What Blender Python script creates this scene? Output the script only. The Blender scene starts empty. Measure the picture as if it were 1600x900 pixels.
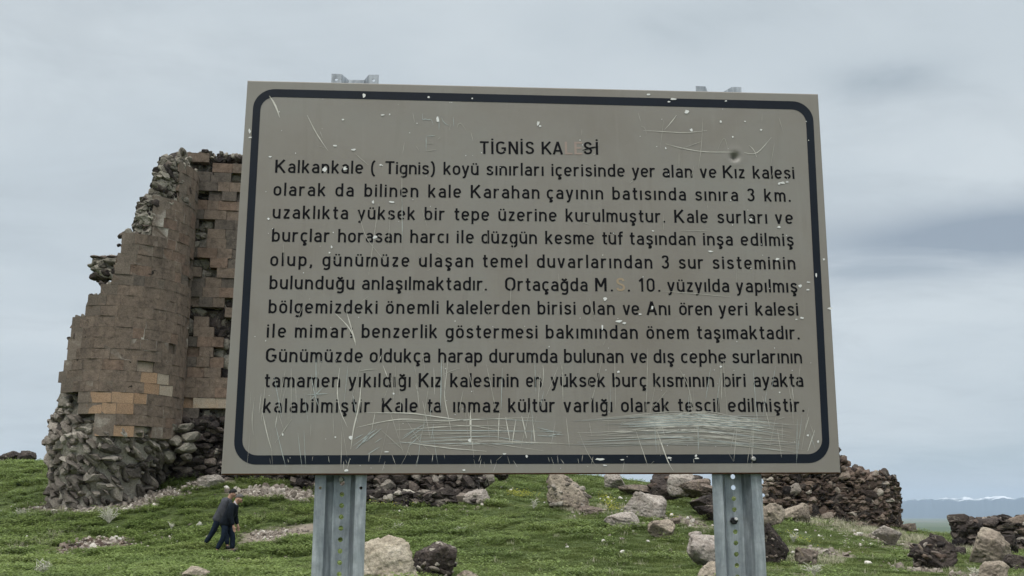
import bpy, bmesh, math, random
import numpy as np
from mathutils import Vector, Matrix

scene = bpy.context.scene
COL = scene.collection
R = math.radians
rng = np.random.default_rng(7)

# ------------------------------------------------------------------ camera
EYE = 1.6
F = 1606.0                      # focal length in pixels of a 1600 px wide frame
PITCH = R(12.466)
cam_d = bpy.data.cameras.new("camera")
cam_d.sensor_width = 36.0
cam_d.lens = 36.0 * F / 1600.0
cam_d.clip_start = 0.05
cam_d.clip_end = 120000.0
cam = bpy.data.objects.new("camera", cam_d)
COL.objects.link(cam)
cam.location = (0, 0, EYE)
cam.rotation_euler = (R(90) + PITCH, 0, 0)
scene.camera = cam

# ------------------------------------------------------------------ sky
SUN_EL, SUN_AZ = R(56), R(205)          # azimuth clockwise from +Y
world = bpy.data.worlds.new("World")
scene.world = world
world.use_nodes = True
wt = world.node_tree
wt.nodes.clear()


def wn(t, **k):
    n = wt.nodes.new(t)
    for a, b in k.items():
        setattr(n, a, b)
    return n


def wmath(op, a, b=None, c=None, clamp=False):
    n = wn('ShaderNodeMath', operation=op, use_clamp=clamp)
    for i, v in enumerate((a, b, c)):
        if v is None:
            continue
        if isinstance(v, (int, float)):
            n.inputs[i].default_value = v
        else:
            wt.links.new(v, n.inputs[i])
    return n.outputs[0]


def wmix(f, a, b):
    n = wn('ShaderNodeMix', data_type='RGBA')
    for s, v in ((0, f), (6, a), (7, b)):
        if isinstance(v, (tuple, list)):
            n.inputs[s].default_value = (*v, 1)
        elif isinstance(v, (int, float)):
            n.inputs[s].default_value = v
        else:
            wt.links.new(v, n.inputs[s])
    return n.outputs[2]


def wrange(v, a, b, c=0.0, d=1.0, smooth=True):
    n = wn('ShaderNodeMapRange')
    if smooth:
        n.interpolation_type = 'SMOOTHSTEP'
    wt.links.new(v, n.inputs[0])
    for i, q in enumerate((a, b, c, d)):
        n.inputs[i + 1].default_value = q
    return n.outputs[0]


tc = wn('ShaderNodeTexCoord')
sp = wn('ShaderNodeSeparateXYZ')
wt.links.new(tc.outputs['Generated'], sp.inputs[0])
dx, dy, dz = sp.outputs
# cloud deck: project the direction on a flat layer overhead
den = wmath('ADD', wmath('MAXIMUM', dz, 0.0), 0.16)
cb = wn('ShaderNodeCombineXYZ')
wt.links.new(wmath('DIVIDE', dx, den), cb.inputs[0])
wt.links.new(wmath('DIVIDE', dy, den), cb.inputs[1])


def wnoise(scale, detail, rough, off, dist=0.0, stretch=(1, 1, 1)):
    m = wn('ShaderNodeMapping')
    m.inputs['Location'].default_value = off
    m.inputs['Scale'].default_value = stretch
    wt.links.new(cb.outputs[0], m.inputs[0])
    n = wn('ShaderNodeTexNoise')
    n.inputs['Scale'].default_value = scale
    n.inputs['Detail'].default_value = detail
    n.inputs['Roughness'].default_value = rough
    n.inputs['Distortion'].default_value = dist
    wt.links.new(m.outputs[0], n.inputs['Vector'])
    return n.outputs[0]


n1 = wnoise(0.9, 7, 0.56, (3.1, 1.7, 0), 0.5, (0.9, 1.1, 1))
n2 = wnoise(2.8, 9, 0.60, (8.3, 4.2, 0), 0.5, (0.8, 1.15, 1))
az = wmath('ARCTAN2', dx, dy)
el = wmath('ARCSINE', dz)
CL_LIGHT, CL_MID, CL_DARK = (0.625, 0.682, 0.714), (0.545, 0.606, 0.645), (0.375, 0.420, 0.456)
c = wmix(wrange(n1, 0.36, 0.66), CL_MID, CL_LIGHT)
c = wmix(wmath('MULTIPLY', wrange(n2, 0.45, 0.72), 0.28), c, CL_DARK)


def bank(a0, e0, wa, we, amt, thr=(0.30, 0.62)):
    """a darker bank of cloud round one direction, its edges broken by noise"""
    qa = wmath('POWER', wmath('ABSOLUTE', wmath('DIVIDE', wmath('SUBTRACT', az, a0), wa)), 2.0)
    qe = wmath('POWER', wmath('ABSOLUTE', wmath('DIVIDE', wmath('SUBTRACT', el, e0), we)), 2.0)
    g = wmath('EXPONENT', wmath('MULTIPLY', wmath('ADD', qa, qe), -1.0))
    return wmath('MULTIPLY', wmath('MULTIPLY', g, wmath('ADD', wrange(n2, *thr), 0.45)), amt, clamp=True)


c = wmix(bank(R(26.0), R(13.9), R(9.0), R(1.5), .95, (.22, .60)), c, (0.30, 0.355, 0.42))
c = wmix(bank(R(20.0), R(12.9), R(5.0), R(0.9), 0.5), c, (0.33, 0.39, 0.45))
c = wmix(bank(R(21.0), R(22.6), R(3.6), R(1.0), 0.55), c, (0.33, 0.39, 0.44))
c = wmix(bank(R(9.0), R(26.2), R(6.5), R(1.4), 0.26), c, (0.36, 0.42, 0.46))
c = wmix(bank(R(25.0), R(2.8), R(9.0), R(0.9), 0.30), c, (0.34, 0.44, 0.48))
# paler streak low over the mountains
c = wmix(bank(R(24.0), R(1.1), R(7.0), R(0.55), 0.45), c, (0.66, 0.73, 0.76))
c = wmix(wrange(dz, 0.44, 0.80), c, (0.66, 0.67, 0.665))
# an overcast sky is brighter overhead than at the horizon
br = wrange(dz, 0.46, 0.90, 1.0, 3.7)
vm = wn('ShaderNodeVectorMath', operation='SCALE')
wt.links.new(c, vm.inputs[0])
wt.links.new(wmath('MULTIPLY', br, 10.0), vm.inputs[3])
sky = wn('ShaderNodeTexSky', sky_type='NISHITA')
sky.sun_disc = False
sky.sun_elevation = SUN_EL
sky.sun_rotation = SUN_AZ
sky.air_density = 1.0
sky.dust_density = 2.0
mixc = wmix(0.93, sky.outputs[0], vm.outputs[0])
bg = wn('ShaderNodeBackground')
bg.inputs['Strength'].default_value = 0.1
wt.links.new(mixc, bg.inputs['Color'])
wo = wn('ShaderNodeOutputWorld')
wt.links.new(bg.outputs[0], wo.inputs['Surface'])

sun_d = bpy.data.lights.new("sun", 'SUN')
sun_d.energy = 1.3
sun_d.angle = R(25)
sun_d.color = (1.0, 0.96, 0.90)
sun = bpy.data.objects.new("sun", sun_d)
COL.objects.link(sun)
sun.location = (0, -20, 60)
sdir = Vector((math.sin(SUN_AZ) * math.cos(SUN_EL), math.cos(SUN_AZ) * math.cos(SUN_EL), math.sin(SUN_EL)))
sun.rotation_euler = (-sdir).to_track_quat('-Z', 'Y').to_euler()

vs = scene.view_settings
scene.display_settings.display_device = 'sRGB'
vs.view_transform = 'Standard'
vs.look = 'None'
vs.exposure = 0.12
vs.gamma = 1.0
vs.use_curve_mapping = False
scene.cycles.use_denoising = True
scene.cycles.max_bounces = 6
scene.cycles.diffuse_bounces = 3
scene.cycles.glossy_bounces = 3
scene.cycles.transmission_bounces = 2
scene.cycles.transparent_max_bounces = 4
scene.cycles.volume_bounces = 0


# ------------------------------------------------------------------ numpy noise
def _h(ix, iy, iz, s):
    n = (ix * 374761393 + iy * 668265263 + iz * 1440662683 + s * 974634777) & 0xFFFFFFFF
    n = ((n ^ (n >> 13)) * 1274126177) & 0xFFFFFFFF
    n = n ^ (n >> 16)
    return (n & 0xFFFFFF) / float(0xFFFFFF)


def vnoise(x, y, z=0.0, s=0):
    x, y, z = np.broadcast_arrays(np.asarray(x, float), np.asarray(y, float), np.asarray(z, float))
    fx, fy, fz = np.floor(x), np.floor(y), np.floor(z)
    ix, iy, iz = fx.astype(np.int64), fy.astype(np.int64), fz.astype(np.int64)
    tx, ty, tz = x - fx, y - fy, z - fz
    tx, ty, tz = (t * t * (3 - 2 * t) for t in (tx, ty, tz))
    v = 0
    for a in (0, 1):
        wa = tx if a else 1 - tx
        for b in (0, 1):
            wb = ty if b else 1 - ty
            for d in (0, 1):
                wd = tz if d else 1 - tz
                v = v + wa * wb * wd * _h(ix + a, iy + b, iz + d, s)
    return v * 2 - 1


def fbm(x, y, z=0.0, s=0, o=4):
    v, a, f = 0, 0.5, 1.0
    for k in range(o):
        v = v + a * vnoise(np.asarray(x) * f, np.asarray(y) * f, np.asarray(z) * f, s + k * 13)
        a *= 0.5
        f *= 2.03
    return v


# ------------------------------------------------------------------ pixels and points
CP, SP = math.cos(PITCH), math.sin(PITCH)


def ray(px, py):
    X, U = (px - 800.0) / F, (450.0 - py) / F
    return np.array([X, CP - U * SP, SP + U * CP])


def at(px, py, D):
    """world point at forward distance D seen at pixel (px, py)"""
    r = ray(px, py)
    return np.array([0, 0, EYE]) + r * (D / r[1])


def pix(P):
    P = np.atleast_2d(P)
    X, Y, Z = P[:, 0], P[:, 1], P[:, 2] - EYE
    fw = Y * CP + Z * SP
    up = -Y * SP + Z * CP
    return np.stack([800 + F * X / fw, 450 - F * up / fw], 1)


# terrain: heights sampled along rays (columns) and distances
T_D = np.array([20, 24, 28, 32, 36, 40, 45, 50, 60], float)
T_X = np.array([-100, 0, 90, 200, 300, 420, 560, 700, 850, 1000, 1100, 1200, 1300, 1400, 1480, 1600, 1700], float)
T_Y = np.array([
    [905, 888, 868, 845, 815, 778, 742, 731, 726],
    [905, 888, 868, 845, 812, 774, 738, 728, 724],
    [905, 888, 868, 840, 803, 765, 732, 724, 721],
    [905, 888, 868, 838, 800, 755, 722, 712, 708],
    [905, 888, 868, 835, 785, 735, 718, 710, 705],
    [905, 888, 866, 830, 785, 748, 725, 715, 708],
    [905, 886, 860, 825, 790, 762, 742, 728, 715],
    [905, 882, 853, 820, 790, 768, 750, 738, 725],
    [905, 880, 848, 818, 792, 772, 755, 745, 735],
    [905, 880, 850, 822, 798, 780, 765, 757, 752],
    [905, 880, 855, 830, 808, 792, 780, 772, 768],
    [905, 882, 860, 838, 820, 806, 796, 790, 788],
    [905, 884, 865, 846, 830, 818, 808, 804, 803],
    [905, 886, 870, 853, 840, 832, 828, 828, 832],
    [905, 887, 874, 860, 848, 840, 837, 838, 842],
    [905, 888, 876, 862, 850, 842, 838, 839, 844],
    [905, 888, 878, 866, 854, 846, 842, 843, 848]], float)
_K = np.zeros_like(T_Y)
_A = np.zeros(len(T_X))
for i, x in enumerate(T_X):
    r0 = ray(x, 806)
    _A[i] = math.atan2(r0[0], r0[1])
    for j, d in enumerate(T_D):
        _K[i, j] = at(x, T_Y[i, j], d * math.cos(_A[i]) / math.cos(_A[i]))[2]


def _table(a, d):
    a = np.clip(a, _A[0], _A[-1])
    i = np.clip(np.searchsorted(_A, a) - 1, 0, len(_A) - 2)
    ta = (a - _A[i]) / (_A[i + 1] - _A[i])
    dc = np.clip(d, T_D[0], T_D[-1])
    j = np.clip(np.searchsorted(T_D, dc) - 1, 0, len(T_D) - 2)
    td = (dc - T_D[j]) / (T_D[j + 1] - T_D[j])
    return ((_K[i, j] * (1 - td) + _K[i, j + 1] * td) * (1 - ta) +
            (_K[i + 1, j] * (1 - td) + _K[i + 1, j + 1] * td) * ta)


PLAIN = -62.0


def zg(x, y, rough=True):
    x, y = np.asarray(x, float), np.asarray(y, float)
    r = np.hypot(x, y)
    a = np.arctan2(x, np.where(np.abs(y) < 1e-6, 1e-6, y))
    ac = np.clip(a, _A[0], _A[-1])
    d = r * np.cos(ac)
    z = 0
    for oa, od, w in ((0, 0, .36), (-.02, 0, .16), (.02, 0, .16), (0, -1.2, .16), (0, 1.2, .16)):
        z = z + w * _table(ac + oa, d + od)
    near = np.clip((d - 5) / 15, 0, 1)
    z = z * near * near * (3 - 2 * near)
    back = np.clip((np.abs(a) - R(60)) / R(50), 0, 1)
    z = z * (1 - back)
    far = np.clip((r - 58) / 600, 0, 1)
    z = z * (1 - far) + (PLAIN) * (far ** 1.5 * (1 - far) * 0.9 + far * far * far * (1.9 - 0.9 * far)) if True else z
    if rough:
        f = np.clip(1 - r / 300, 0, 1)
        z = z + f * np.clip((r - 4) / 12, .1, 1) * (0.16 * fbm(x * .35, y * .35, 0, 3, 3) + 0.05 * fbm(x * 1.6, y * 1.6, 0, 9, 3))
    return z


def hit(px, py, d0=14.0, d1=75.0):
    ds = np.arange(d0, d1, 0.05)
    r = ray(px, py)
    P = np.array([0, 0, EYE]) + r[None, :] * (ds / r[1])[:, None]
    g = zg(P[:, 0], P[:, 1])
    k = np.argmax(P[:, 2] < g)
    if not (P[:, 2] < g).any():
        k = np.argmin(P[:, 2] - g)
    return np.array([P[k, 0], P[k, 1], g[k]])


# ------------------------------------------------------------------ object helpers
def tag(o, label=None, cat=None, group=None, kind=None):
    if label:
        o['label'] = label
    if cat:
        o['category'] = cat
    if group:
        o['group'] = group
    if kind:
        o['kind'] = kind
    return o


def empty(name, loc, label, cat, group=None, rz=0.0):
    o = bpy.data.objects.new(name, None)
    o.empty_display_size = 0.3
    COL.objects.link(o)
    o.location = loc
    o.rotation_euler = (0, 0, rz)
    return tag(o, label, cat, group)


class MB:
    """collects pieces, builds them as one mesh object"""
    def __init__(self):
        self.v, self.f, self.m, self.n = [], [], [], 0

    def add(self, v, f, m=0):
        v = np.asarray(v, float)
        self.v.append(v)
        n = self.n
        for q in f:
            self.f.append(tuple(int(i) + n for i in q))
        self.m.extend([m] * len(f))
        self.n += len(v)

    def box(self, c, s, m=0, rot=None):
        v = np.array([(a, b, d) for a in (-.5, .5) for b in (-.5, .5) for d in (-.5, .5)]) * np.array(s)
        if rot is not None:
            v = v @ np.array(rot).T
        self.add(v + np.array(c), [(0, 1, 3, 2), (4, 6, 7, 5), (0, 4, 5, 1), (2, 3, 7, 6), (0, 2, 6, 4), (1, 5, 7, 3)], m)

    def build(self, name, mats, parent=None, smooth=False, origin=None):
        me = bpy.data.meshes.new(name)
        v = np.concatenate(self.v) if self.v else np.zeros((0, 3))
        if origin is not None:
            v = v - np.asarray(origin)
        me.from_pydata(v.tolist(), [], self.f)
        for mt in (mats if isinstance(mats, (list, tuple)) else [mats]):
            me.materials.append(mt)
        me.polygons.foreach_set('material_index', self.m)
        if smooth:
            me.polygons.foreach_set('use_smooth', [True] * len(me.polygons))
        me.update()
        o = bpy.data.objects.new(name, me)
        COL.objects.link(o)
        if origin is not None:
            o.location = origin
        if parent:
            o.parent = parent
        return o


def ico(sub):
    bm = bmesh.new()
    bmesh.ops.create_icosphere(bm, subdivisions=sub, radius=1)
    v = np.array([p.co[:] for p in bm.verts])
    f = np.array([[p.index for p in q.verts] for q in bm.faces])
    bm.free()
    return v, f


ICO = {k: ico(k) for k in (1, 2, 3, 4, 5)}


def rot_xyz(a, b, c_):
    return np.array(Matrix.Rotation(c_, 3, 'Z') @ Matrix.Rotation(b, 3, 'Y') @ Matrix.Rotation(a, 3, 'X'))


def rocky(sub, seed, p=4.0, cuts=9, amp=0.13, fine=0.04, lo=0.62, hi=0.98):
    """unit rock: a blocky ball, cut by random planes and roughened"""
    n, f = ICO[sub]
    g = np.random.default_rng(seed)
    r = (np.abs(n) ** p).sum(1) ** (-1 / p)
    for _ in range(cuts):
        k = g.normal(size=3)
        k /= np.linalg.norm(k)
        t = g.uniform(lo, hi)
        q = n @ k
        r = np.where(q > 1e-3, np.minimum(r, t / np.maximum(q, 1e-3)), r)
    o = g.uniform(-50, 50, 3)
    P = n * r[:, None]
    d = amp * 1.0 * fbm(P[:, 0] * 1.7 + o[0], P[:, 1] * 1.7 + o[1], P[:, 2] * 1.7 + o[2], seed, 3)
    if fine:
        e = fbm(P[:, 0] * 6 + o[1], P[:, 1] * 6 + o[2], P[:, 2] * 6 + o[0], seed + 5, 3)
        d = d + fine * (1 - 2.6 * np.abs(e))
        if sub > 3:
            e2 = vnoise(P[:, 0] * 15 + o[2], P[:, 1] * 15 + o[0], P[:, 2] * 15 + o[1], seed + 9)
            d = d - fine * .55 * np.clip(e2 - .1, 0, 1)
    return P * (1 + d)[:, None], f


STONES = [rocky(3 if k % 2 else 2, 100 + k, p=6, cuts=12, amp=.16, fine=.06, lo=.55) for k in range(14)]
CHIPS = [rocky(1, 200 + k, p=4, cuts=5, amp=.25, fine=0) for k in range(10)]


def _cham():
    bm = bmesh.new()
    bmesh.ops.create_cube(bm, size=2)
    bmesh.ops.bevel(bm, geom=bm.edges[:], offset=0.02, segments=1, affect='EDGES')
    bmesh.ops.triangulate(bm, faces=[q for q in bm.faces if len(q.verts) > 4])
    bm.verts.ensure_lookup_table()
    v = np.array([p.co[:] for p in bm.verts])
    f = [[p.index for p in q.verts] for q in bm.faces]
    bm.free()
    return v, f


CH_V, CH_F = _cham()


# ------------------------------------------------------------------ materials
def material(name, rough=0.9, spec=0.25, metal=0.0):
    m = bpy.data.materials.new(name)
    m.use_nodes = True
    b = m.node_tree.nodes['Principled BSDF']
    b.inputs['Roughness'].default_value = rough
    b.inputs['Specular IOR Level'].default_value = spec
    b.inputs['Metallic'].default_value = metal
    return m, m.node_tree, b


def N(t, ty, **k):
    n = t.nodes.new(ty)
    for a, b in k.items():
        setattr(n, a, b)
    return n


def lk(t, a, b):
    t.links.new(a, b)


def ramp(t, v, stops):
    n = N(t, 'ShaderNodeValToRGB')
    e = n.color_ramp.elements
    while len(e) < len(stops):
        e.new(0.5)
    for q, (p, c_) in zip(e, stops):
        q.position = p
        q.color = (*c_, 1)
    lk(t, v, n.inputs[0])
    return n.outputs[0]


def noise(t, scale, detail=5, rough=.6, dist=0.0, vec=None, out=0):
    n = N(t, 'ShaderNodeTexNoise')
    n.inputs['Scale'].default_value = scale
    n.inputs['Detail'].default_value = detail
    n.inputs['Roughness'].default_value = rough
    n.inputs['Distortion'].default_value = dist
    if vec is not None:
        lk(t, vec, n.inputs['Vector'])
    return n.outputs[out]


def mix(t, f, a, b, mode='MIX'):
    n = N(t, 'ShaderNodeMix', data_type='RGBA', blend_type=mode)
    for s, v in ((0, f), (6, a), (7, b)):
        if isinstance(v, (tuple, list)):
            n.inputs[s].default_value = (*v, 1)
        elif isinstance(v, (int, float)):
            n.inputs[s].default_value = v
        else:
            lk(t, v, n.inputs[s])
    return n.outputs[2]


def rng_(t, v, a, b, c_=0.0, d=1.0):
    n = N(t, 'ShaderNodeMapRange')
    lk(t, v, n.inputs[0])
    for i, q in enumerate((a, b, c_, d)):
        n.inputs[i + 1].default_value = q
    return n.outputs[0]


def bump(t, b, h, strength, dist):
    n = N(t, 'ShaderNodeBump')
    n.inputs['Strength'].default_value = strength
    n.inputs['Distance'].default_value = dist
    lk(t, h, n.inputs['Height'])
    lk(t, n.outputs[0], b.inputs['Normal'])


def madd(t, a, b, op='ADD'):
    n = N(t, 'ShaderNodeMath', operation=op)
    for i, v in enumerate((a, b)):
        if isinstance(v, (int, float)):
            n.inputs[i].default_value = v
        else:
            lk(t, v, n.inputs[i])
    return n.outputs[0]


def stone_mat(name, stops, patch=(0.5, 0.5, 0.45), patch_amt=.35, scale=1.6, grain=22, lichen=None, island=True,
              bdist=.04, bstr=.8, pits=0.0):
    """rock or stone: a colour per stone, blotches, lichen, grain and pits"""
    m, t, b = material(name, .95, .15)
    pos = N(t, 'ShaderNodeNewGeometry')
    P = pos.outputs['Position']
    if island:
        base = ramp(t, pos.outputs['Random Per Island'], stops)
    else:
        base = ramp(t, noise(t, scale * .6, 4, .6, .4, P), stops)
    nb = noise(t, scale, 6, .65, .6, P)
    base = mix(t, madd(t, rng_(t, nb, .48, .68), patch_amt, 'MULTIPLY'), base, patch)
    ng = noise(t, grain, 4, .7, 0, P)
    base = mix(t, .75, base, ramp(t, ng, [(.25, (.35, .35, .35)), (.75, (1.45, 1.45, 1.45))]), 'MULTIPLY')
    if lichen:
        nl = noise(t, scale * 2.7, 5, .7, .8, P)
        base = mix(t, madd(t, rng_(t, nl, .58, .66), .7, 'MULTIPLY'), base, lichen)
    h = madd(t, madd(t, noise(t, 5, 8, .7, .3, P), 1.0, 'MULTIPLY'), madd(t, ng, .35, 'MULTIPLY'))
    if pits:
        v = N(t, 'ShaderNodeTexVoronoi')
        v.inputs['Scale'].default_value = 7.0
        v.inputs['Randomness'].default_value = 1
        lk(t, P, v.inputs['Vector'])
        pit = rng_(t, v.outputs['Distance'], .08, .38)
        h = madd(t, h, madd(t, pit, pits, 'MULTIPLY'))
    lk(t, base, b.inputs['Base Color'])
    bump(t, b, h, bstr, bdist)
    return m


M = {}
def ashlar_mat(name, stops, tone=.065, smear=.4):
    """dressed tuff under one weathered skin that runs across the courses"""
    m, t, b = material(name, .95, .12)
    g = N(t, 'ShaderNodeNewGeometry')
    P = g.outputs['Position']
    mp = N(t, 'ShaderNodeMapping')
    mp.inputs['Scale'].default_value = (1, 1, .32)
    lk(t, P, mp.inputs[0])
    big = noise(t, .62, 6, .68, .7, mp.outputs[0])
    base = ramp(t, big, stops)
    isl = ramp(t, g.outputs['Random Per Island'], [(0, (1 - tone,) * 3), (.5, (1, 1, 1)), (1, (1 + tone, 1 + tone * .95, 1 + tone * .9))])
    base = mix(t, 1.0, base, isl, 'MULTIPLY')
    st = noise(t, 2.6, 7, .72, 1.0, mp.outputs[0])
    base = mix(t, madd(t, rng_(t, st, .56, .68), .55, 'MULTIPLY'), base, (.105, .088, .074))
    lime = noise(t, 1.7, 8, .75, .6, P)
    base = mix(t, madd(t, rng_(t, lime, .60, .68), smear, 'MULTIPLY'), base, (.36, .325, .275))
    ng = noise(t, 26, 5, .75, 0, P)
    base = mix(t, .8, base, ramp(t, ng, [(.25, (.45, .45, .45)), (.75, (1.4, 1.4, 1.4))]), 'MULTIPLY')
    mid = noise(t, 4.5, 7, .75, .4, P)
    base = mix(t, 1.0, base, ramp(t, mid, [(.32, (.55, .54, .53)), (.5, (1, 1, 1)), (.68, (1.32, 1.30, 1.26))]), 'MULTIPLY')
    pit = noise(t, 3.4, 3, .5, 0, P, 0)
    base = mix(t, rng_(t, pit, .70, .73), base, (.030, .025, .022))
    lk(t, base, b.inputs['Base Color'])
    bump(t, b, madd(t, noise(t, 7, 8, .75, .3, P), madd(t, ng, .4, 'MULTIPLY')), .8, .03)
    return m


M['ashlar'] = ashlar_mat('tuff_ashlar', [(.30, (.120, .097, .080)), (.45, (.170, .135, .109)), (.60, (.198, .153, .121)), (.75, (.160, .134, .113))])
M['ashlar_orange'] = stone_mat('orange_tuff', [(0, (.32, .21, .135)), (1, (.38, .255, .165))], patch=(.26, .2, .15), patch_amt=.4,
                               scale=1.5, grain=30, bdist=.02, bstr=.6)
M['ashlar_red'] = ashlar_mat('reddish_tuff', [(.3, (.150, .108, .086)), (.5, (.188, .136, .106)), (.7, (.212, .152, .118))], smear=.2)
M['ashlar_pale'] = stone_mat('pale_tuff', [(0, (.34, .28, .22)), (1, (.44, .38, .30))], patch=(.40, .28, .18), patch_amt=.6,
                             scale=2.0, grain=30, bdist=.02, bstr=.6)
M['ashlar_dark'] = ashlar_mat('blackened_tuff', [(.3, (.085, .075, .066)), (.5, (.122, .104, .089)), (.7, (.155, .131, .111))], smear=.35)
M['mortar'] = stone_mat('lime_mortar', [(.40, (.13, .108, .088)), (.56, (.20, .165, .135)), (.66, (.46, .43, .38))], patch=(.17, .14, .115), patch_amt=.6, scale=.9, grain=20, island=False, bdist=.01, bstr=.4)
M['core'] = stone_mat('mortared_core', [(0, (.10, .090, .075)), (.5, (.185, .168, .138)), (1, (.30, .275, .23))], patch=(.40, .375, .32),
                      patch_amt=.45, scale=1.6, grain=16, bdist=.06, bstr=1.0)
M['rubble'] = stone_mat('rubble_masonry', [(0, (.15, .13, .11)), (.4, (.235, .205, .175)), (.75, (.31, .275, .235)), (1, (.42, .385, .33))],
                        patch=(.36, .33, .28), patch_amt=.45, scale=2.2, grain=18, lichen=(.10, .085, .07), bdist=.05, bstr=1.0)
M['rubble_footing'] = stone_mat('darker_rubble', [(0, (.06, .052, .046)), (.5, (.115, .10, .088)), (.85, (.18, .158, .137)), (1, (.30, .27, .23))],
                        patch=(.20, .178, .152), patch_amt=.45, scale=2.2, grain=18, lichen=(.07, .06, .052), bdist=.05, bstr=1.0)  # darker stone colours, laid mostly in the lower rows of the footing
M['rubble_dark'] = stone_mat('dark_rubble', [(0, (.022, .019, .019)), (.45, (.055, .045, .041)), (.8, (.105, .085, .073)), (.92, (.20, .165, .14)), (1, (.42, .38, .33))],
                             patch=(.12, .10, .085), patch_amt=.4, scale=2.0, grain=18, lichen=(.24, .22, .18), bdist=.05, bstr=1.0)
M['rubble_brown'] = stone_mat('brown_rubble', [(0, (.035, .028, .026)), (.35, (.10, .072, .058)), (.7, (.175, .130, .102)), (.88, (.27, .22, .18)), (1, (.46, .41, .35))],
                              patch=(.13, .10, .085), patch_amt=.45, scale=1.4, grain=18, lichen=(.27, .23, .17), bdist=.05, bstr=1.0)
M['rock_pale'] = stone_mat('pale_rock', [(.25, (.24, .205, .175)), (.5, (.36, .32, .285)), (.75, (.45, .405, .36))], patch=(.22, .18, .15),
                           patch_amt=.55, scale=2.6, grain=16, lichen=(.52, .48, .41), island=False, bdist=.07, bstr=1.0, pits=.5)
M['rock_tan'] = stone_mat('tan_rock', [(.25, (.19, .155, .125)), (.5, (.32, .27, .215)), (.75, (.42, .365, .29))], patch=(.16, .13, .105),
                          patch_amt=.5, scale=2.4, grain=16, lichen=(.44, .38, .27), island=False, bdist=.07, bstr=1.0, pits=.6)
M['rock_cream'] = stone_mat('cream_rock', [(.25, (.34, .29, .22)), (.5, (.48, .42, .33)), (.75, (.56, .50, .41))], patch=(.24, .19, .14),
                            patch_amt=.5, scale=3.5, grain=20, lichen=(.55, .47, .33), island=False, bdist=.08, bstr=1.0, pits=.3)
M['rock_dark'] = stone_mat('dark_rock', [(.25, (.022, .019, .019)), (.5, (.050, .041, .038)), (.75, (.115, .092, .080))], patch=(.15, .125, .105),
                           patch_amt=.45, scale=2.2, grain=16, lichen=(.28, .25, .2), island=False, bdist=.08, bstr=1.0, pits=.7)
M['rock_brown'] = stone_mat('brown_rock', [(.25, (.075, .058, .050)), (.5, (.15, .118, .098)), (.75, (.26, .212, .178))], patch=(.34, .30, .25),
                            patch_amt=.45, scale=2.2, grain=16, lichen=(.36, .29, .2), island=False, bdist=.08, bstr=1.0, pits=.7)
M['rock_white'] = stone_mat('white_stone', [(.3, (.5, .47, .43)), (.7, (.66, .63, .58))], patch=(.4, .36, .31), patch_amt=.3, scale=4, grain=24,
                            island=False, bdist=.03, bstr=.6)
M['gravel'] = stone_mat('pale_rubble', [(0, (.12, .10, .082)), (.4, (.22, .187, .158)), (.8, (.33, .29, .25)), (1, (.56, .52, .46))],
                        patch=(.4, .36, .31), patch_amt=.25, scale=3, grain=24, bdist=.02, bstr=.5)


def plain_mat(name, col, rough=.8, spec=.3, metal=0.0, var=.25, scale=8.0):
    m, t, b = material(name, rough, spec, metal)
    pos = N(t, 'ShaderNodeTexCoord')
    n = noise(t, scale, 5, .6, .2, pos.outputs['Object'])
    lo = tuple(q * (1 - var) for q in col)
    hi = tuple(q * (1 + var) for q in col)
    lk(t, ramp(t, n, [(.3, lo), (.7, hi)]), b.inputs['Base Color'])
    return m


# ------------------------------------------------------------------ ground, plain, mountains
DIRT = []                                    # world ellipses where the turf is worn away


def dirt_px(px, py, rx, ry, amt=1.0):
    c0 = hit(px, py)
    e0 = hit(px, py - ry)
    ex = abs(at(px + rx, py, c0[1])[0] - c0[0])
    DIRT.append((c0[0], c0[1], ex, max(0.35, abs(e0[1] - c0[1])), amt))


for q in ((430, 837, 62, 16), (480, 826, 40, 8), (385, 850, 22, 10, .8), (146, 855, 52, 17), (120, 795, 70, 5, .9), (235, 778, 52, 9),
          (330, 752, 40, 5, .7), (430, 771, 70, 9), (1290, 862, 40, 8, .8), (1420, 858, 55, 7, .5), (915, 798, 35, 6, .7),
          (395, 882, 25, 7, .6), (1000, 882, 26, 4, .4), (1475, 893, 40, 6, .5), (1395, 846, 40, 6, .7), (1240, 895, 25, 6, .4),
          (470, 890, 30, 8, .5), (1080, 815, 30, 8, .7), (720, 787, 40, 4, .5), (1350, 815, 60, 5, .55)):
    dirt_px(*q)


def dirt_at(x, y):
    v = np.zeros(np.shape(x))
    w = 0.45 * fbm(np.asarray(x) * 1.3, np.asarray(y) * 1.3, 0, 21, 3)
    for cx, cy, ex, ey, amt in DIRT:
        q = np.sqrt(((x - cx) / ex) ** 2 + ((y - cy) / ey) ** 2) + w
        v = np.maximum(v, amt * np.clip((1.15 - q) / .45, 0, 1))
    return v


m, t, b = material('meadow_soil', .95, .1)
g = N(t, 'ShaderNodeNewGeometry')
P = g.outputs['Position']
at_d = N(t, 'ShaderNodeAttribute', attribute_name='dirt')
grassy = ramp(t, noise(t, 1.1, 5, .6, .3, P), [(.3, (.045, .062, .022)), (.55, (.065, .085, .030)), (.75, (.090, .100, .040))])
soil = ramp(t, noise(t, 3.5, 6, .65, .3, P), [(.3, (.15, .125, .10)), (.55, (.235, .20, .165)), (.75, (.33, .29, .25))])
lk(t, mix(t, at_d.outputs['Fac'], grassy, soil), b.inputs['Base Color'])
bump(t, b, noise(t, 14, 6, .7, 0, P), .7, .05)
M['soil'] = m

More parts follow.
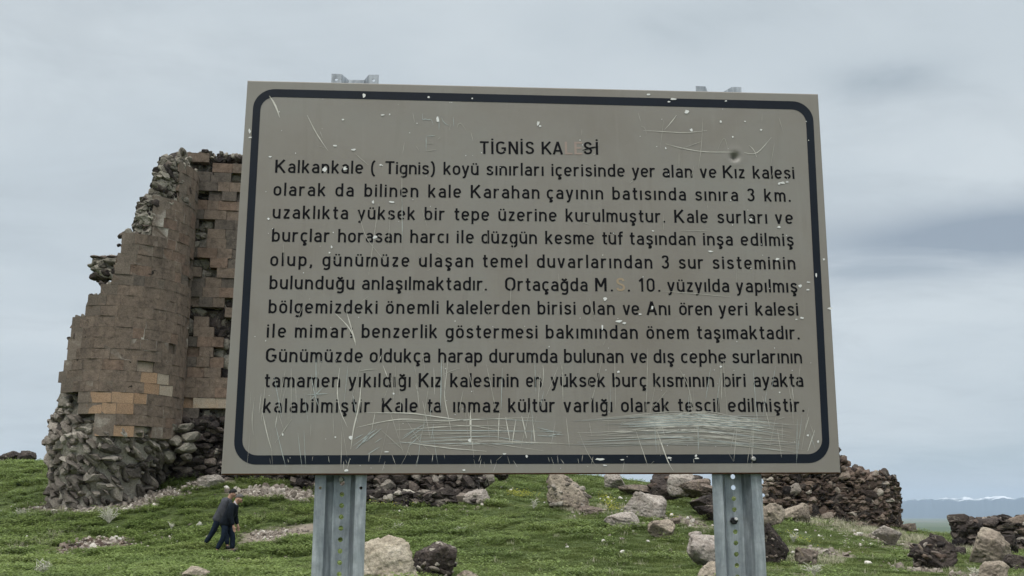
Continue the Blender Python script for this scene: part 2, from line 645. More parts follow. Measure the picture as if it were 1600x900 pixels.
m, t, b = material('far_plain', .95, .05)
g = N(t, 'ShaderNodeNewGeometry')
mp = N(t, 'ShaderNodeMapping')
mp.inputs['Scale'].default_value = (.0006, .00022, 1)
lk(t, g.outputs['Position'], mp.inputs[0])
v = N(t, 'ShaderNodeTexVoronoi')
v.inputs['Scale'].default_value = 1.0
lk(t, mp.outputs[0], v.inputs['Vector'])
sv = N(t, 'ShaderNodeSeparateColor')
lk(t, v.outputs['Color'], sv.inputs[0])
fields = ramp(t, sv.outputs[0], [(0, (.05, .075, .03)), (.4, (.075, .105, .045)), (.7, (.11, .12, .06)), (1, (.16, .15, .10))])
lk(t, mix(t, .4, fields, ramp(t, noise(t, .002, 4, .6, 0, g.outputs['Position']), [(.35, (.05, .08, .035)), (.65, (.12, .13, .075))])), b.inputs['Base Color'])
M['plain'] = m

rad = np.concatenate([np.linspace(0, 14, 15)[1:], np.arange(14.3, 62, .24), np.geomspace(62.5, 700, 40), np.geomspace(800, 29500, 26)])
ang = np.concatenate([np.arange(-180, -40, 5.0), np.arange(-40, 40, .36), np.arange(40, 180, 5.0)])
A_, R_ = np.meshgrid(np.radians(ang), rad)
gx, gy = R_ * np.sin(A_), R_ * np.cos(A_)
gz = zg(gx, gy)
na, nr = len(ang), len(rad)
V = np.concatenate([np.array([[0, 0, float(zg(0.0, 0.01))]]), np.stack([gx.ravel(), gy.ravel(), gz.ravel()], 1)])
faces, fm = [], []
for i in range(na):
    faces.append((0, 1 + (i + 1) % na, 1 + i))
    fm.append(0)
for j in range(nr - 1):
    for i in range(na):
        k = (i + 1) % na
        faces.append((1 + j * na + i, 1 + j * na + k, 1 + (j + 1) * na + k, 1 + (j + 1) * na + i))
        fm.append(0 if rad[j] < 400 else 1)
me = bpy.data.meshes.new('ground')
me.from_pydata(V.tolist(), [], [q[::-1] for q in faces])
me.materials.append(M['soil'])
me.materials.append(M['plain'])
me.polygons.foreach_set('material_index', fm)
me.polygons.foreach_set('use_smooth', [True] * len(me.polygons))
att = me.attributes.new('dirt', 'FLOAT', 'POINT')
att.data.foreach_set('value', np.where(np.hypot(V[:, 0], V[:, 1]) < 70, dirt_at(V[:, 0], V[:, 1]), 0).astype(np.float32))
me.update()
ground = bpy.data.objects.new('ground', me)
COL.objects.link(ground)
tag(ground, 'green hilltop meadow sloping up to the ruins and falling to a far plain', 'ground', kind='structure')

# mountains: a broken ridge beyond the plain, snow along its crest
m, t, b = material('mountain_slope', .95, .05)
g = N(t, 'ShaderNodeNewGeometry')
sx = N(t, 'ShaderNodeSeparateXYZ')
lk(t, g.outputs['Position'], sx.inputs[0])
hz = madd(t, sx.outputs[2], madd(t, noise(t, .0022, 7, .75, .5, g.outputs['Position']), 520, 'MULTIPLY'))
lk(t, mix(t, rng_(t, hz, 620, 680), (.035, .05, .055), (.85, .87, .9)), b.inputs['Base Color'])
M['mountain'] = m
aa = np.radians(np.arange(-75, 75, .05))
rows = [(25000, -.02), (25800, .2), (26600, .5), (27300, .8), (27900, 1.0), (28600, .75), (29300, -.02)]
mv, mf = [], []
crest = 392 + 55 * fbm(aa * 14 + 3, aa * 0 + 1, 0, 5, 5) + 110 * (.35 - np.abs(fbm(aa * 60, aa * 0 + 4, 0, 8, 4))) + 35 * fbm(aa * 260, aa * 0 + 7, 0, 12, 3)
for j, (rr, hh) in enumerate(rows):
    h2 = PLAIN + hh * (crest - PLAIN) * (1 + .22 * (fbm(aa * 60, aa * 0 + j * 3.1, 0, 31, 4) if 0 < hh < 1 else 0))
    mv.append(np.stack([rr * np.sin(aa), rr * np.cos(aa), h2], 1))
L = len(aa)
for j in range(len(rows) - 1):
    for i in range(L - 1):
        mf.append((j * L + i, j * L + i + 1, (j + 1) * L + i + 1, (j + 1) * L + i))
mb = MB()
mb.add(np.concatenate(mv), mf)
o = mb.build('mountains', M['mountain'], smooth=True)
tag(o, 'blue distant mountain range with snow along its crest', 'mountains', kind='structure')

# ------------------------------------------------------------------ haze
m = bpy.data.materials.new('haze_air')
m.use_nodes = True
t = m.node_tree
t.nodes.clear()
pv = N(t, 'ShaderNodeVolumePrincipled')
pv.inputs['Color'].default_value = (.61, .765, .95, 1)
pv.inputs['Density'].default_value = 4.2e-5
pv.inputs['Anisotropy'].default_value = 0.0
mo = N(t, 'ShaderNodeOutputMaterial')
lk(t, pv.outputs[0], mo.inputs['Volume'])
mb = MB()
mb.box((0, 0, (PLAIN - 1.5 + 700) / 2), (64000, 64000, 700 - PLAIN + 1.5))
o = mb.build('haze', m)
tag(o, 'pale blue haze lying over the far plain', 'haze', kind='stuff')


# ------------------------------------------------------------------ information sign
S_C = np.array([0.0696, 2.864, EYE + .6781])
S_YAW = 0.0543
S_R = np.array([math.cos(S_YAW), math.sin(S_YAW), 0.0])
S_N = np.array([-math.sin(S_YAW), math.cos(S_YAW), 0.0])        # points away from the viewer


def uv(px, py):
    """point of the sign's face (metres right of and above its middle) seen at a pixel"""
    r = ray(px, py)
    s = ((S_C - np.array([0, 0, EYE])) @ S_N) / (r @ S_N)
    p = np.array([0, 0, EYE]) + r * s - S_C
    return np.array([p @ S_R, p[2]])


def w3(u, v, d=0.0):
    """local sign coordinates -> local 3D (d towards the viewer)"""
    return np.stack([np.asarray(u, float), np.full(np.shape(u), -d, float), np.asarray(v, float)], -1)


sign = empty('information_sign', (S_C[0], S_C[1], 0.0), 'weathered brown information sign about a castle, on two galvanized posts', 'sign', rz=S_YAW)
SZ = S_C[2]

m, t, b = material('sign_panel_paint', .42, .4)
tcn = N(t, 'ShaderNodeTexCoord')
O_ = tcn.outputs['Object']
c1 = ramp(t, noise(t, 2.2, 5, .6, .3, O_), [(.3, (.214, .192, .164)), (.5, (.240, .222, .196)), (.72, (.246, .240, .217))])
c1 = mix(t, madd(t, rng_(t, noise(t, 60, 3, .6, 0, O_), .55, .75), .12, 'MULTIPLY'), c1, (.18, .16, .135))
mpp = N(t, 'ShaderNodeMapping')
mpp.inputs['Scale'].default_value = (9, 1, .7)
lk(t, O_, mpp.inputs[0])
c1 = mix(t, madd(t, rng_(t, noise(t, 1.6, 6, .7, .2, mpp.outputs[0]), .55, .72), .22, 'MULTIPLY'), c1, (.33, .32, .29))
c1 = mix(t, madd(t, rng_(t, noise(t, 2.1, 5, .7, .5, mpp.outputs[0]), .58, .74), .25, 'MULTIPLY'), c1, (.155, .135, .11))
lk(t, c1, b.inputs['Base Color'])
lk(t, rng_(t, noise(t, 5, 5, .6, 0, O_), .3, .7, .34, .55), b.inputs['Roughness'])
bump(t, b, noise(t, 6, 3, .5, 0, O_), .12, .01)
M['panel'] = m
M['navy'] = plain_mat('border_paint', (.007, .011, .019), .5, .2, var=.2, scale=5)
M['letter'] = plain_mat('letter_vinyl', (.006, .006, .008), .7, .12, var=.2, scale=20)
M['ghost'] = plain_mat('faded_letter', (.335, .262, .225), .5, .3, var=.05, scale=20)
M['ghost_tan'] = plain_mat('faded_tan_letter', (.345, .268, .185), .5, .3, var=.05, scale=20)
M['scr_faint'] = plain_mat('faint_scratch', (.40, .385, .34), .6, .3, var=.1, scale=14)
M['scr_mid'] = plain_mat('scratch', (.60, .58, .52), .6, .3, var=.15, scale=14)
M['scr_cool'] = plain_mat('bluish_scratch', (.42, .46, .445), .6, .3, var=.12, scale=14)
M['scr_haze'] = plain_mat('scuffed_film', (.285, .283, .265), .65, .25, var=.06, scale=14)
M['chip'] = plain_mat('paint_chip', (.72, .72, .70), .6, .3, var=.12, scale=30)
M['rust'] = plain_mat('rusty_edge', (.12, .050, .032), .8, .2, var=.4, scale=18)

m, t, b = material('galvanized_steel', .42, .5, .7)
tcn = N(t, 'ShaderNodeTexCoord')
mp = N(t, 'ShaderNodeMapping')
mp.inputs['Scale'].default_value = (30, 30, 4)
lk(t, tcn.outputs['Object'], mp.inputs[0])
c1 = ramp(t, noise(t, 1.0, 6, .65, .5, mp.outputs[0]), [(.3, (.205, .224, .244)), (.5, (.350, .378, .402)), (.68, (.61, .635, .655))])
c1 = mix(t, madd(t, rng_(t, noise(t, 3.1, 6, .75, .8, mp.outputs[0]), .60, .72), .65, 'MULTIPLY'), c1, (.17, .18, .20))
c1 = mix(t, madd(t, rng_(t, noise(t, 9, 5, .7, .3, tcn.outputs['Object']), .62, .7), .5, 'MULTIPLY'), c1, (.72, .76, .76))
lk(t, c1, b.inputs['Base Color'])
c1 = mix(t, .35, c1, ramp(t, noise(t, 42, 4, .7, .2, tcn.outputs['Object']), [(.3, (.55, .55, .56)), (.7, (1.4, 1.4, 1.4))]), 'MULTIPLY')
lk(t, c1, b.inputs['Base Color'])
lk(t, rng_(t, noise(t, 24, 4, .6, 0, tcn.outputs['Object']), .3, .7, .34, .62), b.inputs['Roughness'])
M['galv'] = m
M['bolt'] = plain_mat('bolt_steel', (.45, .44, .42), .45, .5, .6, var=.3, scale=60)
M['bolt_dark'] = plain_mat('blackened_nut', (.02, .02, .022), .5, .5, .3, var=.3, scale=60)

TL, TR, BR, BL = uv(388, 127), uv(1277, 148), uv(1312, 738), uv(347, 740)
# panel: a dished front grid with a dent, folded edges behind
nu, nv = 240, 160
a_, b_ = np.meshgrid(np.linspace(0, 1, nu + 1), np.linspace(0, 1, nv + 1))
pu = (1 - b_)[..., None] * ((1 - a_)[..., None] * BL + a_[..., None] * BR) + b_[..., None] * ((1 - a_)[..., None] * TL + a_[..., None] * TR)
U_, V_ = pu[..., 0], pu[..., 1]
dent_c = uv(1148, 245)
dq = np.hypot(U_ - dent_c[0], V_ - dent_c[1])
dd = -0.017 * np.exp(-(dq / .0095) ** 2) + 0.0012 * np.exp(-((dq - .02) / .01) ** 2)
PV = w3(U_.ravel(), V_.ravel() + SZ, 0)
PV[:, 1] -= dd.ravel()
mb = MB()
W1 = nu + 1
mb.add(PV, [(j * W1 + i, j * W1 + i + 1, (j + 1) * W1 + i + 1, (j + 1) * W1 + i) for j in range(nv) for i in range(nu)])
cs = [BL, BR, TR, TL]
inset = .0025
for k in range(4):                         # rolled edge then folded return
    p, q = cs[k], cs[(k + 1) % 4]
    e = (q - p) / np.linalg.norm(q - p)
    nrm = np.array([e[1], -e[0]])
    pts = []
    for off, dep in ((0, 0), (inset, .0012), (inset * 1.2, .004), (inset * 1.2, .026)):
        a0, a1 = p + nrm * off - e * off, q + nrm * off + e * off
        pts += [w3(a0[0], a0[1] + SZ, -dep), w3(a1[0], a1[1] + SZ, -dep)]
    mb.add(np.array(pts), [(0, 2, 3, 1), (2, 4, 5, 3), (4, 6, 7, 5)], 1 if k == 0 else 0)
ex = [w3(q[0], q[1] + SZ, -.0262) for q in cs]
mb.add(np.array(ex), [(0, 3, 2, 1)])
panel = mb.build('panel', [M['panel'], M['rust']], sign, smooth=False)
for p_ in panel.data.polygons[:nu * nv]:
    p_.use_smooth = True

# border ring with round corners
o_c = [uv(364, 726), uv(1297.5, 723.5), uv(1269.5, 159), uv(397, 138.5)]
i_c = [uv(377.5, 711.5), uv(1285.5, 709.5), uv(1258.5, 171.5), uv(408, 151)]


def rounded(cs_, rr, n=10):
    out = []
    for k in range(4):
        p0, p, p1 = cs_[k - 1], cs_[k], cs_[(k + 1) % 4]
        e0, e1 = (p0 - p) / np.linalg.norm(p0 - p), (p1 - p) / np.linalg.norm(p1 - p)
        for s in range(n + 1):
            th = s / n * math.pi / 2
            out.append(p + e0 * rr * (1 - math.sin(th)) + e1 * rr * (1 - math.cos(th)))
    return np.array(out)


oo, ii = rounded(o_c, .062), rounded(i_c, .042)
n_ = len(oo)
mb = MB()
mb.add(np.concatenate([w3(oo[:, 0], oo[:, 1] + SZ, .0006), w3(ii[:, 0], ii[:, 1] + SZ, .0006)]),
       [(k, (k + 1) % n_, n_ + (k + 1) % n_, n_ + k) for k in range(n_)])
mb.build('border', M['navy'], panel)

# ---- lettering: a plain traffic-sign grotesque drawn with strokes of one width (cap height = 1)
SWD = .136
XT, B0 = .665, .068


def _strip(pts, w):
    pts = np.array(pts, float)
    tn = np.gradient(pts, axis=0)
    tn /= np.linalg.norm(tn, axis=1)[:, None]
    nn = np.stack([-tn[:, 1], tn[:, 0]], 1) * w / 2
    k = len(pts)
    return np.concatenate([pts + nn, pts - nn]), [(i, k + i, k + i + 1, i + 1) for i in range(k - 1)]


def arc(cx, cy, rx, ry, a0, a1, n=14):
    th = np.radians(np.linspace(a0, a1, n))
    return [(cx + rx * math.cos(q), cy + ry * math.sin(q)) for q in th]


def smooth(pts, n=6):
    """a curve through the points"""
    p = np.array([2 * np.array(pts[0]) - pts[1]] + [np.array(q) for q in pts] + [2 * np.array(pts[-1]) - pts[-2]])
    out = []
    for i in range(1, len(p) - 2):
        for t_ in np.linspace(0, 1, n, endpoint=False):
            a_, b_, c_, d_ = p[i - 1:i + 3]
            out.append(.5 * ((2 * b_) + (c_ - a_) * t_ + (2 * a_ - 5 * b_ + 4 * c_ - d_) * t_ ** 2 + (3 * b_ - a_ - 3 * c_ + d_) * t_ ** 3))
    out.append(p[-2])
    return out


def ring(x0, x1, y0, y1, a0=0, a1=360):
    """a narrow O with straight flanks; part of it between two angles"""
    cx, rx = (x0 + x1) / 2, (x1 - x0) / 2
    ry = min((y1 - y0) / 2, rx * 1.12)
    th = np.radians(np.linspace(a0, a1, 44))
    return [(cx + rx * math.cos(q), (y1 - ry if math.sin(q) > 0 else y0 + ry) + ry * math.sin(q)) if abs(math.sin(q)) > 1e-9 else
            (cx + rx * math.cos(q), (y0 + y1) / 2) for q in th]


def dot(cx, cy, r_=.072):
    return ('dot', cx, cy, r_)


LX, RX = .068, .452
BOWL = ring(LX, RX, B0, XT)
ARCH = [(LX, .40)] + arc((LX + RX) / 2, .44, (RX - LX) / 2, XT - .44, 170, 0)[1:] + [(RX, .40), (RX, 0)]
SCUR = [(.405, .545), (.345, .638), (.235, .665), (.125, .628), (.088, .525), (.135, .432), (.245, .375), (.36, .318), (.41, .215), (.36, .105), (.24, .068), (.12, .095), (.062, .185)]


def ss(fx, fy):
    return smooth([(x_ * fx, y_ * fy) for x_, y_ in SCUR])


DIA = [dot(.165, .865, .066), dot(.355, .865, .066)]
CED = lambda cx: [smooth([(cx, .02), (cx - .01, -.06), (cx + .05, -.085), (cx + .085, -.15), (cx + .03, -.205), (cx - .09, -.195)], 4)]
BRV = [smooth([(.12, .92), (.17, .83), (.26, .80), (.35, .83), (.40, .92)], 4)]
GG = [BOWL, [(RX, XT + .067), (RX, .3), (RX, -.02)], smooth([(RX, 0), (.43, -.12), (.34, -.195), (.22, -.205), (.10, -.165)], 5)]
AA = [[(.43, 0), (.43, .2), (.43, .46)], arc(.255, .465, .175, .20, 0, 152), [(.43, .405), (.3, .40), (.225, .395)] + arc(.225, .232, .158, .163, 92, 268)[0:] + [(.3, .07), (.43, .11)]]
EE = [[(LX, .365), (RX - .02, .365)], [(RX, .365), (RX, .42)] + ring(LX, RX, B0, XT, 8, 322)[1:]]
CC = [ring(LX, RX, B0, XT, 42, 318)]
UU = [[(RX, 0), (RX, XT + .067)], [(LX, XT + .067), (LX, .33)] + arc((LX + RX) / 2, .30, (RX - LX) / 2, .30 - B0, 180, 350)]
GLYPHS = {
    'a': AA, 'b': [[(LX, 0), (LX, 1)], BOWL], 'c': CC, 'ç': CC + CED(.26), 'd': [[(RX, 0), (RX, 1)], BOWL], 'e': EE,
    'f': [[(.17, 0), (.17, .4), (.17, .79)], smooth([(.17, .77), (.19, .885), (.26, .932), (.37, .932)], 5), [(.03, XT), (.35, XT)]],
    'g': GG, 'ğ': GG + BRV, 'h': [[(LX, 0), (LX, 1)], ARCH], 'i': [[(LX, 0), (LX, XT + .067)], dot(LX, .875)], 'ı': [[(LX, 0), (LX, XT + .067)]],
    'k': [[(LX, 0), (LX, 1)], [(.43, XT + .067), (.10, .285)], [(.205, .40), (.455, 0)]], 'l': [[(LX, 0), (LX, 1)]],
    'm': [[(LX, 0), (LX, XT + .067)], [(LX, .40)] + arc(.225, .47, .157, XT - .47, 170, 0)[1:] + [(.382, .43), (.382, 0)],
          [(.382, .40)] + arc(.539, .47, .157, XT - .47, 170, 0)[1:] + [(.696, .43), (.696, 0)]],
    'n': [[(LX, 0), (LX, XT + .067)], ARCH], 'o': [BOWL], 'ö': [BOWL] + DIA, 'p': [[(LX, -.26), (LX, XT + .067)], BOWL],
    'r': [[(LX, 0), (LX, XT + .067)], [(LX, .42)] + arc(.26, .44, .192, XT - .44, 168, 62)[1:]],
    's': [ss(1, 1)], 'ş': [ss(1, 1)] + CED(.235),
    't': [[(.16, .93), (.16, .5), (.16, .22)], smooth([(.16, .24), (.175, .125), (.24, .072), (.345, .072)], 5), [(.02, XT), (.345, XT)]],
    'u': UU, 'ü': UU + DIA,
    'v': [[(.045, XT + .067), (.235, .0)], [(.235, .0), (.425, XT + .067)]],
    'y': [[(.045, XT + .067), (.245, .02)], [(.435, XT + .067), (.235, .0)], smooth([(.25, .05), (.215, -.08), (.16, -.175), (.05, -.19)], 5)],
    'z': [[(.05, XT), (.41, XT)], [(.385, XT), (.07, B0)], [(.045, B0), (.425, B0)]],
    'A': [[(.045, 0), (.295, 1)], [(.295, 1), (.545, 0)], [(.13, .29), (.46, .29)]], 'E': [[(LX, 0), (LX, 1)], [(LX, .932), (.47, .932)], [(LX, .52), (.43, .52)], [(LX, B0), (.48, B0)]],
    'G': [ring(LX, .54, B0, .932, 38, 330), [(.54, .25), (.54, .49)], [(.33, .47), (.607, .47)]],
    'I': [[(LX, 0), (LX, 1)]], 'İ': [[(LX, 0), (LX, 1)], dot(LX, 1.15)], 'K': [[(LX, 0), (LX, 1)], [(.53, 1), (.09, .40)], [(.215, .57), (.565, 0)]],
    'L': [[(LX, 0), (LX, 1)], [(LX, B0), (.46, B0)]], 'M': [[(LX, 0), (LX, 1)], [(.09, .97), (.34, .33)], [(.34, .33), (.59, .97)], [(.612, 0), (.612, 1)]],
    'N': [[(LX, 0), (LX, 1)], [(.09, .97), (.49, .03)], [(.512, 0), (.512, 1)]], 'O': [ring(LX, .55, B0, .932)], 'S': [ss(1.14, 1.402)],
    'T': [[(.01, .932), (.55, .932)], [(.28, 0), (.28, .95)]],
    '0': [ring(LX, .47, B0, .932)], '1': [[(.05, .76), (.255, .965)], [(.245, 0), (.245, 1)]],
    '3': [smooth([(.07, .80), (.12, .90), (.235, .932), (.365, .89), (.41, .755), (.36, .60), (.235, .535)], 5), smooth([(.235, .535), (.375, .47), (.43, .30), (.375, .125), (.24, .068), (.11, .105), (.055, .215)], 5)],
    '.': [dot(.075, .07, .078)], ',': [[(.085, .13), (.075, .0), (.035, -.14)]], '(': [smooth([(.26, 1.02), (.13, .82), (.075, .42), (.13, .02), (.26, -.18)], 5)],
    ')': [smooth([(.04, 1.02), (.17, .82), (.225, .42), (.17, .02), (.04, -.18)], 5)],
}
CAP = 1.0
GL = {}


def glyph(ch):
    if ch in GL:
        return GL[ch]
    vs_, fs_, n0 = [], [], 0
    for k, st in enumerate(GLYPHS[ch]):
        if isinstance(st, tuple):
            th = np.linspace(0, 2 * math.pi, 12, endpoint=False)
            v_ = np.stack([st[1] + st[3] * np.cos(th), st[2] + st[3] * np.sin(th)], 1)
            f_ = [tuple(range(12))]
        else:
            v_, f_ = _strip(st, SWD)
        vs_.append(np.concatenate([v_, np.full((len(v_), 1), k * .00004)], 1))
        fs_ += [tuple(i + n0 for i in q) for q in f_]
        n0 += len(v_)
    v_ = np.concatenate(vs_)
    if ch.isupper():
        v_[:, 0] = (v_[:, 0] - .068) * 1.13 + .068
    GL[ch] = (v_, fs_, v_[:, 0].max() + .13)
    return GL[ch]


HS = 1.09


def set_word(mb_, text, x0, x1, yb0, yb1, cap):
    """lay one word between two pixel columns on a baseline, cap = cap height in metres"""
    p, q = uv(x0, yb0), uv(x1, yb1)
    e = (q - p)
    Lw = np.linalg.norm(e)
    e = e / Lw
    up = np.array([-e[1], e[0]])
    s = cap / CAP
    gl = [glyph(ch) for ch in text]
    xs, pen = [], 0.0
    for v_, f_, adv in gl:
        xs.append(pen)
        pen += adv * HS
    l0 = gl[0][0][:, 0].min() * HS
    r0 = xs[-1] + gl[-1][0][:, 0].max() * HS
    n = len(text)
    if n > 1:
        tr = (Lw / s - (r0 - l0)) / (n - 1)
        sx_ = 1.0
        if tr < -.05:
            sx_ = (Lw / s) / (r0 - l0 - .05 * (n - 1))
            tr = -.05
    else:
        tr, sx_ = 0, 1
    for k, (v_, f_, adv) in enumerate(gl):
        X = ((v_[:, 0] * HS + xs[k] - l0 + tr * k) * sx_) * s
        Y = v_[:, 1] * s
        uvw = p[None, :] + X[:, None] * e[None, :] + Y[:, None] * up[None, :]
        mb_.add(w3(uvw[:, 0], uvw[:, 1] + SZ, 0) - np.stack([v_[:, 2] * 0, .0006 + v_[:, 2], v_[:, 2] * 0], 1), f_)


LINES = [
    ((750, 240.7, 934.8, 241.8), .0395, [("TİGNİS", 749.8, 834.7), ("KA", 846.4, 879.8), ("Sİ", 912, 934.8)]),
    ((429.7, 269.9, 1241.6, 279.7), .0395, [("Kalkankale", 429.7, 567.2), ("(", 579.4, 585.7), ("Tignis)", 601.9, 679.6), ("koyü", 692.9, 747.8),
     ("sınırları", 760, 849.5), ("içerisinde", 861.7, 976.4), ("yer", 987.4, 1024), ("alan", 1035.3, 1082), ("ve", 1093.7, 1119.7),
     ("Kız", 1129.8, 1164), ("kalesi", 1176.6, 1241.6)]),
    ((427.1, 305.7, 1235.8, 315.3), .0395, [("olarak", 427.1, 508.6), ("da", 523.9, 552.5), ("bilinen", 569.2, 653.6), ("kale", 669, 720.4),
     ("Karahan", 735.4, 843), ("çayının", 854.4, 942.6), ("batısında", 957, 1072), ("sınıra", 1086.5, 1153.5), ("3", 1168, 1179.5), ("km.", 1194.5, 1235.8)]),
    ((425.7, 341.5, 1239.3, 350), .0395, [("uzaklıkta", 425.7, 543.8), ("yüksek", 558.3, 648.7), ("bir", 663.2, 695), ("tepe", 710, 764.3),
     ("üzerine", 778.7, 869.8), ("kurulmuştur.", 883.9, 1039.4), ("Kale", 1053.8, 1106.4), ("surları", 1121.1, 1199.1), ("ve", 1211.3, 1239.3)]),
    ((424.6, 377.7, 1240.5, 384.6), .0395, [("burçlar", 424.6, 515.1), ("horasan", 528.1, 627.8), ("harcı", 641, 700.6), ("ile", 713.5, 740.3),
     ("düzgün", 752.3, 839), ("kesme", 852, 928.6), ("tüf", 941.2, 973.7), ("taşından", 984.3, 1086.7), ("inşa", 1098.8, 1145.3), ("edilmiş", 1157.7, 1240.5)]),
    ((422, 415.6, 1243.1, 421.1), .0395, [("olup,", 422, 487.8), ("günümüze", 503.6, 639.6), ("ulaşan", 654.6, 739.4), ("temel", 754.4, 824.2),
     ("duvarlarından", 839, 1019.5), ("3", 1034, 1046.2), ("sur", 1060.8, 1099.6), ("sisteminin", 1113.7, 1243.1)]),
    ((420.8, 451.8, 1246.3, 457.3), .0395, [("bulunduğu", 420.8, 553.4), ("anlaşılmaktadır.", 565.5, 761), ("Ortaçağda", 789.1, 918.2), ("M.", 930, 957.9),
     (".", 980.9, 984.6), ("10.", 998.1, 1032), ("yüzyılda", 1042.7, 1139.6), ("yapılmış", 1150, 1246.3)]),
    ((419.4, 489.5, 1247.7, 493.3), .0395, [("bölgemizdeki", 419.4, 589.9), ("önemli", 602.8, 685.3), ("kalelerden", 697.7, 827.7), ("birisi", 840, 899.5),
     ("olan", 911, 960.8), ("ve", 973.1, 999), ("Anı", 1010.2, 1047.6), ("ören", 1061.4, 1112.6), ("yeri", 1123.2, 1168.3), ("kalesi", 1180.7, 1247.7)]),
    ((416.5, 527.5, 1249.7, 530.3), .0395, [("ile", 416.5, 446.7), ("mimarı", 460.5, 550.5), ("benzerlik", 564.9, 683.3), ("göstermesi", 696.3, 840),
     ("bakımından", 852.9, 996.7), ("önem", 1010.2, 1076.3), ("taşımaktadır.", 1089.6, 1249.7)]),
    ((415, 565.9, 1253.4, 567.9), .0395, [("Günümüzde", 415, 566.6), ("oldukça", 577.5, 672.2), ("harap", 684.7, 753.4), ("durumda", 764.4, 870.9),
     ("bulunan", 881.4, 974.4), ("ve", 985.5, 1011), ("dış", 1021.5, 1053.9), ("cephe", 1064.4, 1134.9), ("surlarının", 1144.5, 1253.4)]),
    ((413.4, 605.3, 1255.5, 604.5), .0395, [("tamamen", 413.4, 531.3), ("yıkıldığı", 544, 641.6), ("Kız", 654, 690), ("kalesinin", 703.4, 810.3),
     ("en", 822, 846.5), ("yüksek", 860.4, 945.9), ("burç", 957, 1010.4), ("kısmının", 1020.9, 1116), ("biri", 1130.1, 1165.5), ("ayakta", 1177.5, 1255.5)]),
    ((410.9, 645, 1257, 643.5), .0395, [("kalabilmiştir", 410.9, 578.4), ("Kale", 596.3, 652.5), ("ta", 668, 689), ("ınmaz", 708, 780.6),
     ("kültür", 794, 867.6), ("varlığı", 880.5, 957), ("olarak", 970.5, 1046.4), ("tescil", 1059.9, 1124.4), ("edilmiştir.", 1137.9, 1257)]),
]
for (xa, ya, xb, yb), cap, words in LINES:
    mb = MB()
    for wd, x0, x1 in words:
        f0, f1 = ya + (yb - ya) * (x0 - xa) / (xb - xa), ya + (yb - ya) * (x1 - xa) / (xb - xa)
        set_word(mb, wd, x0, x1, f0, f1, cap)
    mb.build('text_line', M['letter'], panel)
mb = MB()
set_word(mb, "LE", 882.8, 910, 241.4, 241.6, .0395)
o = mb.build('faded_lettering', M['ghost'], panel)
mb = MB()
set_word(mb, "S", 963, 974, 455.3, 455.3, .0395)
mb.build('faded_lettering', M['ghost_tan'], panel)

# ---- scratches and chips
srng = np.random.default_rng(11)


def scratch(mb_, pts, w_px, mat, wob=.6, lift=.0012):
    pts = np.array(pts, float)
    seg = np.linalg.norm(np.diff(pts, axis=0), axis=1)
    n = max(4, int(seg.sum() / 7))
    tt = np.concatenate([[0], np.cumsum(seg)]) / seg.sum()
    q = np.linspace(0, 1, n)
    P_ = np.stack([np.interp(q, tt, pts[:, 0]), np.interp(q, tt, pts[:, 1])], 1)
    if len(pts) > 2:                       # ease the corners of a drawn curve
        for _ in range(3):
            P_[1:-1] = .5 * P_[1:-1] + .25 * (P_[:-2] + P_[2:])
    P_ += np.cumsum(srng.normal(0, wob * .25, P_.shape), 0) * .35
    wv = 1.05 * w_px * np.clip(1 - np.abs(q * 2 - 1) ** 3, .25, 1) * srng.uniform(.6, 1.2, n)
    tn = np.gradient(P_, axis=0)
    tn /= np.linalg.norm(tn, axis=1)[:, None] + 1e-9
    nn = np.stack([-tn[:, 1], tn[:, 0]], 1) * wv[:, None] / 2
    Lp = np.array([uv(*p) for p in P_ + nn])
    Rp = np.array([uv(*p) for p in P_ - nn])
    vv = np.concatenate([w3(Lp[:, 0], Lp[:, 1] + SZ, lift), w3(Rp[:, 0], Rp[:, 1] + SZ, lift)])
    mb_.add(vv, [(i, n + i, n + i + 1, i + 1) for i in range(n - 1)], mat)


